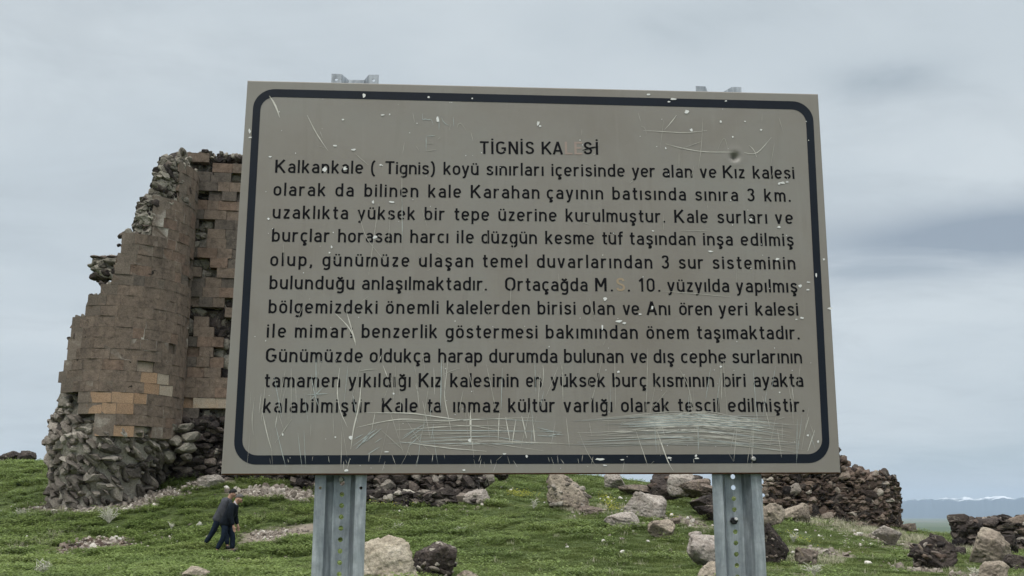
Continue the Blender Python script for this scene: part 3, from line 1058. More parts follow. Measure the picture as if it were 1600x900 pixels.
mb = MB()
FA, MI, CO = 0, 1, 2
KEY = [  # longer marks one can pick out
    ([(421, 150), (430, 160), (434, 172), (437, 184)], 2.6, MI), ([(480, 180), (492, 205), (505, 225), (513, 236)], 1.3, MI),
    ([(500, 205), (504, 216)], 1.0, FA), ([(628, 262), (628, 400)], .9, FA), ([(628, 300), (629, 375)], .8, CO),
    ([(592, 318), (583, 380), (576, 430)], 1.0, FA), ([(560, 330), (571, 372), (605, 412)], 1.0, FA), ([(524, 490), (550, 515), (556, 540)], 1.5, MI),
    ([(541, 485), (548, 510), (556, 536)], 1.5, MI), ([(415, 600), (408, 660)], 1.2, FA), ([(409, 640), (420, 690), (425, 705)], 1.3, MI),
    ([(398, 620), (393, 660), (396, 680)], 1.2, FA), ([(456, 655), (430, 692)], 1.1, FA), ([(455, 575), (455, 650)], 1.0, FA),
    ([(494, 560), (494, 625)], 1.1, CO), ([(486, 585), (492, 620), (500, 640)], 1.0, CO), ([(480, 617), (512, 615)], 1.6, CO), ([(485, 625), (505, 605)], 1.4, CO),
    ([(531, 575), (526, 610), (530, 640), (543, 668)], 1.2, MI), ([(566, 590), (560, 640), (552, 668), (548, 702)], 1.8, MI),
    ([(561, 580), (575, 575), (590, 577)], 1.0, FA), ([(598, 570), (606, 590)], 1.2, MI), ([(557, 668), (600, 658), (630, 654), (680, 657)], 1.2, MI),
    ([(570, 645), (640, 645), (732, 658)], 1.6, MI), ([(596, 672), (615, 690), (630, 703)], 1.2, FA), ([(625, 690), (700, 700), (760, 705)], 1.2, MI),
    ([(633, 653), (655, 690), (672, 707)], 1.0, FA), ([(700, 560), (694, 620), (705, 672)], 1.3, MI), ([(735, 640), (736, 692)], 2.0, MI),
    ([(780, 645), (778, 690)], 1.6, MI), ([(790, 652), (797, 690)], 1.8, MI), ([(806, 655), (800, 694)], 1.8, MI), ([(815, 650), (823, 685)], 1.6, MI),
    ([(832, 655), (836, 692)], 1.8, MI), ([(690, 560), (688, 640)], 1.2, CO), ([(760, 570), (775, 640)], 1.0, FA), ([(785, 575), (783, 640)], 1.0, CO),
    ([(660, 550), (664, 580)], 1.0, FA), ([(688, 588), (705, 578), (720, 575)], 1.0, FA), ([(1026, 672), (1036, 700), (1046, 730), (1052, 736)], 1.6, MI),
    ([(1091, 655), (1091, 704)], 1.2, CO), ([(878, 560), (880, 640)], 1.0, FA), ([(960, 548), (962, 640)], 1.0, FA), ([(1012, 545), (1010, 640)], 1.0, FA),
    ([(1060, 575), (1070, 590), (1078, 612), (1082, 635)], 1.1, FA), ([(1130, 560), (1133, 620)], 1.0, FA), ([(940, 565), (932, 600), (920, 640)], .9, FA),
    ([(1222, 660), (1222, 690)], 1.1, FA), ([(1264, 650), (1258, 672)], 1.3, MI), ([(1273, 672), (1262, 705)], 1.3, MI), ([(1215, 655), (1226, 652)], 1.0, FA),
    ([(1005, 204), (1040, 206), (1072, 208), (1105, 204)], 1.0, MI), ([(1040, 225), (1065, 232), (1100, 238), (1150, 238)], 1.1, MI),
    ([(1057, 180), (1045, 198), (1038, 203)], 1.2, MI), ([(1098, 185), (1096, 230), (1091, 262)], .9, FA), ([(1162, 238), (1180, 245), (1205, 215)], 1.2, MI),
    ([(1170, 227), (1184, 236), (1182, 246)], 1.0, MI), ([(1062, 233), (1070, 231), (1095, 221)], .9, FA), ([(1001, 197), (1012, 195), (1010, 210)], .9, FA),
    ([(1121, 235), (1132, 208), (1138, 238)], .8, FA), ([(997, 176), (1001, 190)], .8, FA), ([(1061, 240), (1061, 262)], .8, FA),
    ([(660, 178), (660, 195), (663, 180), (671, 194), (673, 180), (677, 195)], 1.0, CO), ([(686, 182), (686, 203)], 1.2, CO), ([(690, 184), (692, 198), (702, 196)], 1.1, CO),
    ([(708, 183), (709, 198)], 1.0, CO), ([(714, 200), (716, 183), (728, 203)], .9, FA), ([(645, 176), (648, 192)], .7, FA), ([(666, 213), (666, 236)], 1.0, CO),
    ([(666, 213), (680, 212)], .9, CO), ([(666, 224), (678, 224)], .8, FA), ([(666, 236), (682, 234)], .8, FA), ([(555, 240), (568, 252), (576, 258)], .8, FA),
    ([(632, 222), (629, 240)], .8, FA), ([(650, 228), (655, 236)], .8, FA), ([(1035, 455), (1100, 460), (1142, 464)], .9, FA), ([(1060, 360), (1110, 361)], .8, FA),
    ([(1036, 335), (1037, 360)], .9, FA), ([(1042, 610), (1018, 640)], .9, FA), ([(848, 570), (852, 585), (845, 610)], 1.0, MI), ([(596, 555), (592, 566)], 1.0, MI),
    ([(910, 235), (925, 229), (935, 229)], 2.2, 3),
]
for pts, w_, mt in KEY:
    scratch(mb, pts, w_, mt)
for k in range(20):                        # broad scuffs under the scratches
    y0 = srng.uniform(648, 696)
    x0, x1 = srng.uniform(880, 1060), srng.uniform(1120, 1262)
    scratch(mb, [(x0, y0 + 3), ((x0 + x1) / 2, y0 + srng.uniform(-7, 1)), (x1, y0 + srng.uniform(0, 14))], srng.uniform(1.2, 3.2), 4, lift=.0009 + k * .000004)
for k in range(34):                        # long sweeps low on the right
    y0 = srng.uniform(648, 692)
    x0 = srng.uniform(900, 1030)
    x1 = srng.uniform(1130, 1262)
    sag = srng.uniform(-9, 3)
    drop = srng.uniform(0, 26) * (x1 - 1100) / 160
    scratch(mb, [(x0, y0 + 4), ((x0 + x1) / 2, y0 + sag), (x1, y0 + drop)], srng.uniform(.5, 1.3), (FA, MI, CO, FA)[k % 4])
for k in range(10):                        # the brightest of them
    y0 = 650 + k * 1.8
    scratch(mb, [(985 + srng.uniform(-20, 20), y0 + 3), (1090, y0 - 2), (1200 + srng.uniform(-15, 12), y0 + 5)], 1.4, (CO, MI)[k % 2])
for k in range(16):                        # sweeps low in the middle
    y0 = srng.uniform(655, 700)
    x0 = srng.uniform(600, 690)
    scratch(mb, [(x0, y0), (x0 + srng.uniform(60, 120), y0 + srng.uniform(-8, 4)), (x0 + srng.uniform(130, 230), y0 + srng.uniform(-6, 10))],
            srng.uniform(.6, 1.2), (FA, MI, CO)[k % 3])
for k in range(110):                        # mostly upright hairlines in the lower third
    x0, y0 = srng.uniform(390, 1270), srng.uniform(560, 680)
    ln = srng.uniform(18, 80)
    dx_ = srng.normal(0, 9)
    scratch(mb, [(x0, y0), (x0 + dx_ * .5, y0 + ln * .5), (x0 + dx_, min(y0 + ln, 730))], srng.uniform(.4, .9), (FA, FA, CO, MI)[k % 4])
for k in range(40):                        # hairlines all over
    x0, y0 = srng.uniform(420, 1240), srng.uniform(170, 560)
    a = srng.uniform(0, math.pi)
    ln = srng.uniform(8, 60)
    scratch(mb, [(x0, y0), (x0 + math.cos(a) * ln * .25, y0 + math.sin(a) * ln)], srng.uniform(.4, .8), FA)
for k in range(22):                        # scribbles
    cx_, cy_ = ((572, 684), (645, 676), (860, 680), (575, 690))[k % 4]
    a = srng.uniform(.5, .9) if k % 4 != 2 else srng.uniform(-.3, .4)
    l_ = srng.uniform(6, 18)
    ox, oy = srng.normal(0, 7), srng.normal(0, 6)
    scratch(mb, [(cx_ + ox - l_ * math.cos(a), cy_ + oy + l_ * math.sin(a)), (cx_ + ox + l_ * math.cos(a), cy_ + oy - l_ * math.sin(a))], 1.0, CO)
for k in range(34):                        # nicks across the lower border
    x0 = srng.uniform(400, 1180)
    y0 = srng.uniform(705, 722)
    scratch(mb, [(x0, y0), (x0 + srng.normal(0, 4), y0 + srng.uniform(5, 18))], srng.uniform(.4, .8), (MI, FA)[k % 2])
mb.build('scratches', [M['scr_faint'], M['scr_mid'], M['scr_cool'], M['letter'], M['scr_haze']], panel)

mb = MB()
CH = [(569, 149.5, 3.4, 4.5), (1073, 175, 4.4, 4.2), (1052, 155, 5, 2.0), (1045, 159, 3, 1.5), (1013, 148, 3, 1.8), (841, 193, 3.0, 4.0), (844, 197, 2, 2), (684, 187, 2.6, 5),
      (945.5, 467, 3.3, 3.3), (967, 502, 6.5, 2.0), (975, 505, 3, 1.8), (941, 512, 1.8, 5), (1000, 491, 3, 1.2), (612, 316, 5, 1.8), (583, 316, 2, 3), (419.5, 342, 2, 2),
      (507, 265, 3.5, 4.5), (539, 264, 4, 3.5), (523, 228, 3.6, 1.5), (553, 234, 4, 1.6), (422, 245, 3, 1.4), (598, 180, 4, 1.2), (609, 179, 1.6, 1.6), (536, 187, 2.4, 1.6),
      (1126, 190, 2.0, 2.2), (1134, 158, 2.5, 1.2), (1080, 203.5, 2.4, 3), (1145, 214, 1.5, 1.5), (1189, 203, 2.2, 1.6), (1164, 190, 1.5, 1.2), (1222, 286, 5, 2), (1230, 284.5, 3, 1.4),
      (1217, 287, 2, 1.6), (586, 371, 4, 3), (518, 386, 1.6, 2.2), (515, 395, 1.6, 1.6), (595, 258, 2.2, 1.6), (1040, 232, 1.6, 1.8), (1110, 393, 4.5, 1.6), (1215, 405, 3.5, 2.2),
      (1250, 447, 3.0, 3.6), (1263, 441, 4, 1.2), (1262, 453, 3, 1.2), (1253, 497, 3, 2), (1244, 499, 2, 1.2), (1019, 481, 2.2, 3.0), (1020, 361, 2, 1.2), (1173, 343, 2.4, 2.4), (1217, 355, 4, 1.8),
      (548, 684, 3, 3.6), (442, 679, 1.8, 2.4), (541, 735, 5, 2.2), (725, 734.5, 3, 2), (734, 688, 3, 4), (936, 717.5, 8, 2.2), (945, 727, 4, 1.4), (972, 718.5, 4, 1.2), (1046, 715.5, 5, 1.6),
      (1088, 716, 4, 1.4), (823, 713, 2, 3), (788, 709, 3, 1.4), (1126, 573, 2, 2), (1218, 613, 2, 1.4), (966, 581, 2, 2.2), (524, 683, 1.8, 1.8), (615, 615, 1.8, 1.8), (1262, 680, 2, 2),
      (1278, 690, 2, 2.6), (604, 706, 5, 1.2), (670, 152, 2, 2), (738, 154, 1.6, 1.6), (390, 205, 2, 4), (391, 215, 3, 1.4), (1087, 712, 2, 2), (1275, 430, 1.6, 4), (1296, 482, 5, 2.0), (1287, 405, 2, 2)]
for k in range(110):
    CH.append((srng.uniform(395, 1275), srng.uniform(145, 732), srng.uniform(.4, 1.1), srng.uniform(.4, 1.1)))
for cx_, cy_, rx, ry in CH:
    n = 9
    th = np.linspace(0, 2 * math.pi, n, endpoint=False)
    rr = srng.uniform(.55, 1.15, n)
    pp = np.array([uv(cx_ + rx * r_ * math.cos(a), cy_ - ry * r_ * math.sin(a)) for a, r_ in zip(th, rr)])
    mb.add(w3(pp[:, 0], pp[:, 1] + SZ, .0016), [tuple(range(n))])
mb.build('paint_chips', M['chip'], panel)

# ---- posts: hat-section channels with a line of holes in the web
PROFILE = [(-.070, -.001), (-.0405, 0), (-.0235, .040), (.0235, .040), (.0405, 0), (.070, -.001)]     # (across, back)


def post(pxc, pyc, holes_off, top_z, flange_holes, name='post'):
    uc = uv(pxc, pyc)[0]
    y0 = .0275
    z0, z1 = -.25, top_z
    mb_ = MB()
    prof = PROFILE
    pitch = .0305

    def sheet(p, q, zs_holes, frac=.5, hr=.0068):
        """one flat strip of the channel from z0 to z1, pierced at the given heights, 3 mm thick"""
        p, q = np.array(p), np.array(q)
        w = np.linalg.norm(q - p)
        nb = np.array([-(q - p)[1], (q - p)[0]]) / w * .003

        def P3(s, z, b_):
            a = p + (q - p) * s + nb * b_
            return (uc + a[0], y0 + a[1], z)
        cells, z = [], z0
        for hz_ in sorted(zs_holes):
            a0, a1 = hz_ - .0125, hz_ + .0125
            if a0 > z + 1e-5:
                cells.append((z, a0, None))
            cells.append((a0, a1, hz_))
            z = a1
        if z < z1:
            cells.append((z, z1, None))
        nh = 16
        th = np.linspace(0, 2 * math.pi, nh, endpoint=False) + math.pi / 4
        for a0, a1, h_ in cells:
            rings = []
            for b_ in (0, 1):
                if h_ is None:
                    mb_.add([P3(0, a0, b_), P3(1, a0, b_), P3(1, a1, b_), P3(0, a1, b_)], [(0, 1, 2, 3) if b_ == 0 else (3, 2, 1, 0)])
                    continue
                ring_ = [P3(frac + hr * math.cos(x_) / w, h_ + hr * math.sin(x_), b_) for x_ in th]
                out = []
                for x_ in th:                     # the same angles on the cell's rectangle
                    cx_, cz_ = math.cos(x_), math.sin(x_)
                    mm = max(abs(cx_), abs(cz_))
                    sx_ = frac + (cx_ / mm) * (1 - frac if cx_ > 0 else frac)
                    out.append(P3(min(max(sx_, 0), 1), h_ + (cz_ / mm) * .0125, b_))
                mb_.add(ring_ + out, [(nh + i, nh + (i + 1) % nh, (i + 1) % nh, i) if b_ == 0 else (i, (i + 1) % nh, nh + (i + 1) % nh, nh + i) for i in range(nh)])
                rings.append(ring_)
            if h_ is not None:
                mb_.add(rings[0] + rings[1], [(i, (i + 1) % nh, nh + (i + 1) % nh, nh + i) for i in range(nh)])
        for s_ in (0, 1):
            mb_.add([P3(s_, z0, 0), P3(s_, z1, 0), P3(s_, z1, 1), P3(s_, z0, 1)], [(0, 1, 2, 3)])
        mb_.add([P3(0, z1, 0), P3(1, z1, 0), P3(1, z1, 1), P3(0, z1, 1)], [(0, 1, 2, 3)])
    zh = [h for h in np.arange(z0 + .06 + holes_off, z1 - .02, pitch)]
    for k in range(5):
        if k == 2:
            sheet(prof[k], prof[k + 1], zh)
        elif k in (0, 4):
            sheet(prof[k], prof[k + 1], flange_holes, hr=.0045)
        else:
            sheet(prof[k], prof[k + 1], [])
    o_ = mb_.build(name, M['galv'], sign)
    return o_, uc, y0, zh


def bolt(mb_, c_, r_, l_, n=6, m_=0):
    th = np.linspace(0, 2 * math.pi, n, endpoint=False)
    rings = [(r_, 0), (r_, -l_ * .8), (r_ * .78, -l_)]
    vv = [(c_[0] + q * math.cos(a), c_[1] + d_, c_[2] + q * math.sin(a)) for q, d_ in rings for a in th]
    ff = [(j * n + i, j * n + (i + 1) % n, (j + 1) * n + (i + 1) % n, (j + 1) * n + i) for j in range(2) for i in range(n)]
    ff.append(tuple(2 * n + i for i in range(n)))
    mb_.add(vv, ff, m_)


tz1 = SZ + uv(530, 116)[1] + .013
tz2 = SZ + uv(1130, 136)[1] + .013
p1, u1, y1, zh1 = post(530.5, 760, .0165, tz1, [tz1 - .018, SZ + uv(501, 762)[1]])
p2, u2, y2, zh2 = post(1156, 760, .006, tz2, [])
zr = SZ + uv(531, 748)[1]
mb = MB()
bolt(mb, (u1 - .003, y1 + .0383, zr), .0078, .012, 10)
mb.build('bolt', M['bolt'], p1)
mb = MB()
bolt(mb, (u2 - .004, y2 + .0383, SZ + uv(1150, 814)[1]), .0105, .011, 6, 0)
bolt(mb, (u2 - .001, y2 + .0383 - .0085, SZ + uv(1152.5, 811)[1]), .0045, .012, 8, 1)
mb.build('bolt', [M['bolt_dark'], M['chip']], p2)
mb = MB()
ub = uv(1177, 717)
bolt(mb, (ub[0], -.0017, SZ + ub[1]), .0062, .004, 10)
mb.build('rivet', M['bolt'], panel)
# ------------------------------------------------------------------ END OF SIGN
# ------------------------------------------------------------------ masonry helpers
def stone(mb_, c_, size, g_, m_=0, rot=None, lib=None):
    v_, f_ = (lib or STONES)[g_.integers(len(lib or STONES))]
    if rot is None:
        rot = rot_xyz(*g_.uniform(0, 6.28, 3))
    mb_.add((v_ * np.array(size)) @ rot.T + np.array(c_), f_, m_)


def yaw_rot(yw, tilt=0.0, lean=0.0):
    """axes of a stone set in a wall: across, into the wall, up; tilt turns it in the wall's face"""
    return np.array(Matrix.Rotation(yw, 3, 'Z') @ Matrix.Rotation(lean, 3, 'X') @ Matrix.Rotation(tilt, 3, 'Y'))


def inside(poly, x, y):
    r_ = False
    j = len(poly) - 1
    for i in range(len(poly)):
        xi, yi = poly[i]
        xj, yj = poly[j]
        if (yi > y) != (yj > y) and x < (xj - xi) * (y - yi) / (yj - yi) + xi:
            r_ = not r_
        j = i
    return r_


def lerp_tab(tab, v):
    a_ = np.array(tab, float)
    return float(np.interp(v, a_[:, 0], a_[:, 1]))


# ------------------------------------------------------------------ ruined tower
TD = 38.4                                         # forward distance of its axis
xr, xl = at(284, 640, TD)[0], at(84, 640, TD)[0]
TXC, TRAD = (xl + xr) / 2, (xr - xl) / 2 / 1.02
CAMDIR = math.atan2(-TXC, -TD)                     # from the axis to the camera: atan2(x, y)
tower = empty('ruined_tower', (TXC, TD, float(zg(TXC, TD)) - .3), 'tall half-fallen round castle tower of brown tuff blocks, broken stepwise along its left side', 'ruined tower')
TB = np.array(tower.location)


def cyl(phi, r_, z):
    """phi measured from the direction to the camera, positive to the right in the picture"""
    a_ = CAMDIR - phi
    return np.array([TXC + r_ * math.sin(a_), TD + r_ * math.cos(a_), z])


def zrow(py, r_=None):
    """height of the tower's nearest surface seen at a picture row"""
    d_ = TD - (TRAD if r_ is None else r_)
    return at(185, py, d_)[2]


LEFT = [(226, 281), (262, 281), (302, 281), (305, 240), (359, 239), (361, 191), (398, 189), (402, 184), (438, 176), (442, 163), (462, 152), (466, 138), (485, 133), (488, 127),
        (499, 120), (501, 112), (528, 110), (531, 106), (553, 105), (556, 101), (573, 99), (576, 91), (598, 91), (600, 95), (617, 97), (619, 122), (639, 122),
        (641, 148), (661, 148), (663, 146), (680, 146)]
RIGHT_BOTTOM = 1.62
phis = np.linspace(-1.75, 1.75, 281)


def phi_at(px, z):
    """angle of the tower's face that shows at a picture column at this height"""
    q = np.array([pix(cyl(a_, TRAD, z))[0][0] for a_ in phis])
    lo = np.argmin(q)
    hi = np.argmax(q)
    if px <= q[lo]:
        return phis[lo]
    return float(np.interp(px, q[lo:hi + 1], phis[lo:hi + 1]))


tg = np.random.default_rng(5)
face, core, joint = MB(), MB(), MB()
FACE_M = [M['ashlar'], M['ashlar_orange'], M['ashlar_red'], M['ashlar_pale'], M['ashlar_dark']]
CH_ = .385
z_bot, z_top = zrow(681), zrow(236)
ncourse = int((z_top - z_bot) / CH_)
CH_ = (z_top - z_bot) / ncourse
phi_tan = phis[np.argmax([pix(cyl(a_, TRAD, z_bot))[0][0] for a_ in phis])]


def block(mb_, pa, pb, za, zb, m_, out=0.0, dep=.42, worn=0.0):
    """one dressed block of the curved face"""
    gp = .004 / TRAD
    pa, pb, za, zb = pa + gp, pb - gp, za + .003, zb - .003
    nseg = 1
    r1 = TRAD + out
    vs_ = []
    wj = {k8: tg.normal(0, worn, 3) for k8 in np.ndindex(2, 2, 2)}
    for (q, ww, hh) in CH_V:
        s_, t_ = (q + 1) / 2, (hh + 1) / 2
        jx, jr, jz = wj[(int(q > 0), int(ww > 0), int(hh > 0))]
        phi_ = pa + (pb - pa) * (s_ if ww < 0 else .5 + (s_ - .5) * .86)
        rr_ = r1 if ww < -.95 else (r1 - .02 if ww < 0 else r1 - dep)
        vs_.append(cyl(phi_ + tg.normal(0, .0014) + jx / TRAD, rr_ + tg.normal(0, .004) - abs(jr), za + (zb - za) * t_ + tg.normal(0, .004) - abs(jz) * (1 if hh > 0 else 0)))
    mb_.add(vs_, CH_F, m_)


for k in range(ncourse):
    za = z_bot + k * CH_
    zb = za + CH_
    zm = (za + zb) / 2
    row = np.interp(zm, [zrow(r_) for r_ in range(700, 200, -4)], list(range(700, 200, -4)))
    pl = phi_at(lerp_tab(LEFT, row), zm)
    pr = phi_tan + .22
    if row > 664:                                   # the lowest courses survive only in places
        spans = [(phi_at(146, zm), phi_at(228, zm)), (phi_at(238, zm), pr)] if row < 681 else [(phi_at(190, zm), phi_at(231, zm))]
    elif row > 641:
        spans = [(pl, pr)]
    else:
        spans = [(pl, pr)]
    if row < 640:                                   # crumbs and half stones on the broken steps
        for q in range(4):
            sz = tg.uniform(.06, .15)
            P_ = cyl(pl + tg.uniform(-.05, .13), TRAD - tg.uniform(.1, .45), zb + tg.uniform(-.06, .05))
            stone(core, P_, (sz * 1.3, sz, sz * .8), tg, 0 if tg.random() < .5 else 1)
    for s0, s1 in spans:
        p_ = s0
        while p_ < s1 - .02:
            w_ = tg.uniform(.36, .74) / TRAD
            if s1 - p_ - w_ < .14:
                w_ = s1 - p_
            e_ = min(p_ + w_, s1)
            px_ = pix(cyl((p_ + e_) / 2, TRAD, zm))[0][0]
            u_ = tg.random()
            m_ = 0 if u_ < .92 else (2 if u_ < .96 else (4 if u_ < .992 else 3))
            if row < 330 or px_ > 262:
                m_ = 0 if u_ < .84 else (2 if u_ < .95 else 4)
            if 330 < row < 400 and px_ > 235 and u_ < .25:
                m_ = 2
            if 617 < row < 641 and px_ < 220:
                m_ = 1
            elif 641 < row < 662 and 158 < px_ < 186:
                m_ = 1
            elif 662 <= row < 684 and px_ < 236:
                m_ = 3 if u_ < .75 else 1
            elif row >= 681:
                m_ = 3
            if 580 < row < 612 and 218 < px_ < 246:
                m_ = 1
            if 580 < row < 612 and 250 < px_ < 268:
                m_ = 3
            out = tg.normal(0, .006)
            u2 = tg.random()
            if u2 < .018 and row > 300:
                out = -.12                            # a block that has weathered back
            if not (u2 > .985 and row > 420):
                block(face, p_, e_, za, zb, m_, out, worn=.055 if p_ == s0 else .006)
                if out > -.05:                        # bedding mortar, just behind the faces
                    am, bm_ = p_ - .004, e_ + .004
                    rr2 = TRAD + out - .009
                    q8 = [cyl(a2, r2, z2) for r2 in (rr2, TRAD - .4) for z2 in (za - .002, zb + .002) for a2 in (am, bm_)]
                    joint.add(q8, [(0, 1, 3, 2), (4, 6, 7, 5), (0, 2, 6, 4), (1, 5, 7, 3), (2, 3, 7, 6), (0, 4, 5, 1)])
            p_ = e_
face.build('facing', FACE_M, tower, origin=TB).location = (0, 0, 0)
joint.build('mortar', M['mortar'], tower, origin=TB).location = (0, 0, 0)

# the rubble core behind the facing: stones in mortar filling the broken drum
for k in range(ncourse + 2):
    za = z_bot + k * CH_
    zm = za + CH_ / 2
    row = np.interp(zm, [zrow(r_) for r_ in range(700, 200, -4)], list(range(700, 200, -4)))
    lim = lerp_tab([(226, 272), (232, 268), (240, 259), (262, 251), (285, 248), (288, 240), (303, 238), (306, 224), (325, 216), (345, 211), (359, 210), (362, 196), (398, 194), (440, 180),
                    (466, 146), (500, 118), (530, 114), (556, 108), (576, 99), (600, 94), (618, 86), (640, 92), (690, 90)], row)
    n_ = 46
    for _ in range(n_):
        a_, q_ = tg.uniform(-math.pi, math.pi), math.sqrt(tg.random())
        rr_ = (TRAD - .52) * q_
        P_ = cyl(a_, rr_, zm + tg.normal(0, .06))
        sz = tg.uniform(.2, .30)
        px_ = pix(P_)[0][0]
        behind = (P_[1] - (TD - TRAD)) / (2 * TRAD)
        if px_ - sz * 30 < lim + behind * 14:
            continue
        stone(core, P_, (sz * 1.3, sz * 1.1, sz * .8), tg, 0)
    # stones right at the broken edge, filling up to the outline
    for q in np.linspace(-.1, 1.0, 9):
        depth_r = TRAD * (1 - 2 * q) * .80
        for s_ in (0, 1):
            sz = tg.uniform(.10, .22)
            D_ = TD - depth_r
            P_ = at(lim + q * 10 + 6 + s_ * 9 + sz * 34 + tg.normal(0, 2), row, D_)
            P_[2] = zm + tg.normal(0, .05)
            if math.hypot(P_[0] - TXC, P_[1] - TD) < TRAD - .2:
                stone(core, P_, (sz * 1.3, sz * 1.2, sz * .85), tg, 0)
# upper left shoulder, where the face has gone and the pale core shows at the front
for _ in range(760):
    row = tg.uniform(233, 362)
    lo_ = lerp_tab([(230, 276), (240, 262), (262, 254), (285, 251), (300, 244), (306, 228), (325, 222), (345, 215), (362, 214)], row)
    hi_ = 300 if row < 304 else 252
    if row < 246:
        hi_ = 316
    px_ = tg.uniform(lo_, hi_)
    zz = zrow(row)
    ph = phi_at(px_, zz)
    sz = tg.choice([.09, .12, .16, .2]) * tg.uniform(.8, 1.2)
    P_ = cyl(ph, TRAD - tg.uniform(.22, .50) - (0 if row > 246 else .1), zz)
    stone(core, P_, (sz * 1.35, sz * 1.1, sz * .85), tg, 0 if tg.random() < .8 else 1, rot=yaw_rot(-(CAMDIR - ph) + math.pi, tg.normal(0, .8)))
# ragged crown
for _ in range(90):
    px_ = tg.uniform(272, 314)
    P_ = cyl(phi_at(px_, z_top), TRAD - tg.uniform(.1, 1.1), z_top + tg.uniform(-.15, .26) * (1 if px_ < 302 else .35))
    sz = tg.uniform(.07, .17)
    stone(core, P_, (sz * 1.3, sz, sz * .8), tg, 0)
# lump of masonry still clinging to the left side
for px_, row, a2, b2, c2 in ((172, 420, .42, .5, .30), (184, 424, .40, .5, .36), (164, 416, .30, .4, .22), (192, 432, .35, .5, .4)):
    stone(core, at(px_, row, TD - TRAD * .3), (a2, b2, c2), tg, 0, rot=yaw_rot(0, .05))
for _ in range(90):
    px_, row = tg.uniform(152, 190), tg.uniform(405, 436)
    if px_ < 166 and row > 428 and tg.random() < .3:
        continue
    P_ = at(px_, row, TD - TRAD * .42 + tg.uniform(-.15, .5))
    sz = tg.uniform(.13, .24)
    stone(core, P_, (sz * 1.5, sz * 1.1, sz * .75), tg, 1 if row > 424 else 0, rot=yaw_rot(0, tg.normal(0, .15)))
for px_, row in ((152, 403), (165, 404), (178, 403), (172, 444), (178, 452)):
    P_ = at(px_, row, TD - TRAD * .35)
    stone(core, P_, (.24, .3, .1), tg, 1, rot=yaw_rot(0, .05))
core.build('rubble_core', [M['core'], M['rubble_dark']], tower, origin=TB).location = (0, 0, 0)

# rubble footing of the tower, its dressed face fallen away
foot = MB()
Z0, Z1 = zrow(812, TRAD * .95), zrow(616, TRAD * .9)
FT_R = [(612, .82), (640, .88), (660, .92), (690, .95), (712, .90), (735, .84), (760, .80), (812, .76)]      # radius and shift of the axis over picture rows
FT_X = [(612, 0), (690, -.08), (720, -.10), (760, -.22), (812, -.34)]


def foot_pt(ph, row, zz, dr):
    P_ = cyl(ph, TRAD * lerp_tab(FT_R, row) + dr, zz)
    P_[0] += lerp_tab(FT_X, row)
    return P_


def foot_gap(ph, row):
    return (row < 641 and ph > -.78) or (row < 664 and ph > -.30)


# the mortared body: one lumpy drum, set back where the dressed courses still stand
hv, nph, nz = [], 120, 70
for j in range(nz + 1):
    row = 812 + (614 - 812) * j / nz
    zz = Z0 + (Z1 - Z0) * j / nz
    for i in range(nph):
        ph = -math.pi + 2 * math.pi * i / nph
        q = foot_pt(ph, row, zz, 0)
        lump = .10 * float(fbm(q[0] * 2.2, q[1] * 2.2, q[2] * 2.2, 71, 3)) + .05 * float(fbm(q[0] * 7, q[1] * 7, q[2] * 7, 72, 2))
        hv.append(foot_pt(ph, row, zz, -.15 + lump - (.42 if foot_gap(ph, row) else 0)))
foot.add(hv, [(j * nph + i, j * nph + (i + 1) % nph, (j + 1) * nph + (i + 1) % nph, (j + 1) * nph + i) for j in range(nz) for i in range(nph)], 2)
foot.add([hv[nz * nph + i] for i in range(nph)], [tuple(range(nph))], 2)
nrow = 17
for k in range(nrow):
    zz = Z0 + (Z1 - Z0) * (k + .5) / nrow
    rowk = 812 + (616 - 812) * (k + .5) / nrow
    nst = 38
    for i in range(nst):
        ph = -math.pi + 2 * math.pi * (i + (k % 2) * .5 + tg.uniform(-.22, .22)) / nst
        if foot_gap(ph, rowk) or tg.random() < .16:
            continue
        kz = tg.choice([.6, .85, 1.0, 1.15, 1.5])
        P_ = foot_pt(ph + tg.normal(0, .03), rowk, zz + tg.normal(0, .06), -.13 + tg.normal(0, .06))
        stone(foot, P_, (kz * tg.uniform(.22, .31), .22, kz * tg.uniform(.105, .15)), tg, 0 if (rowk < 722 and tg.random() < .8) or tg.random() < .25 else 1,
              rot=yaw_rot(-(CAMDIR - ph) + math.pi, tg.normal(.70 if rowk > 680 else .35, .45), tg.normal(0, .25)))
for _ in range(26):                                  # left bulge
    row = tg.uniform(645, 708)
    P_ = at(lerp_tab([(640, 96), (660, 89), (690, 87), (712, 95)], row) + tg.uniform(0, 12), row, TD - TRAD * .15 + tg.uniform(-.5, .5))
    stone(foot, P_, (.22, .22, .13), tg, 0, rot=yaw_rot(-.4, tg.normal(.4, .3)))
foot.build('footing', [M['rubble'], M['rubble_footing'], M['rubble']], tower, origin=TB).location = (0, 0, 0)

# wing wall that runs off behind the tower to the right
WD = TD + .55
WYAW = .16
w_o = np.array([at(284, 640, WD)[0] - .9, WD - .05, 0])
w_e = np.array([math.cos(WYAW), math.sin(WYAW), 0])
w_n = np.array([-math.sin(WYAW), math.cos(WYAW), 0])


def wall_s(px, py):
    r_ = ray(px, py)
    s_ = (w_o - np.array([0, 0, EYE])) @ w_n / (r_ @ w_n)
    P_ = np.array([0, 0, EYE]) + r_ * s_
    return (P_ - w_o) @ w_e, P_[2]


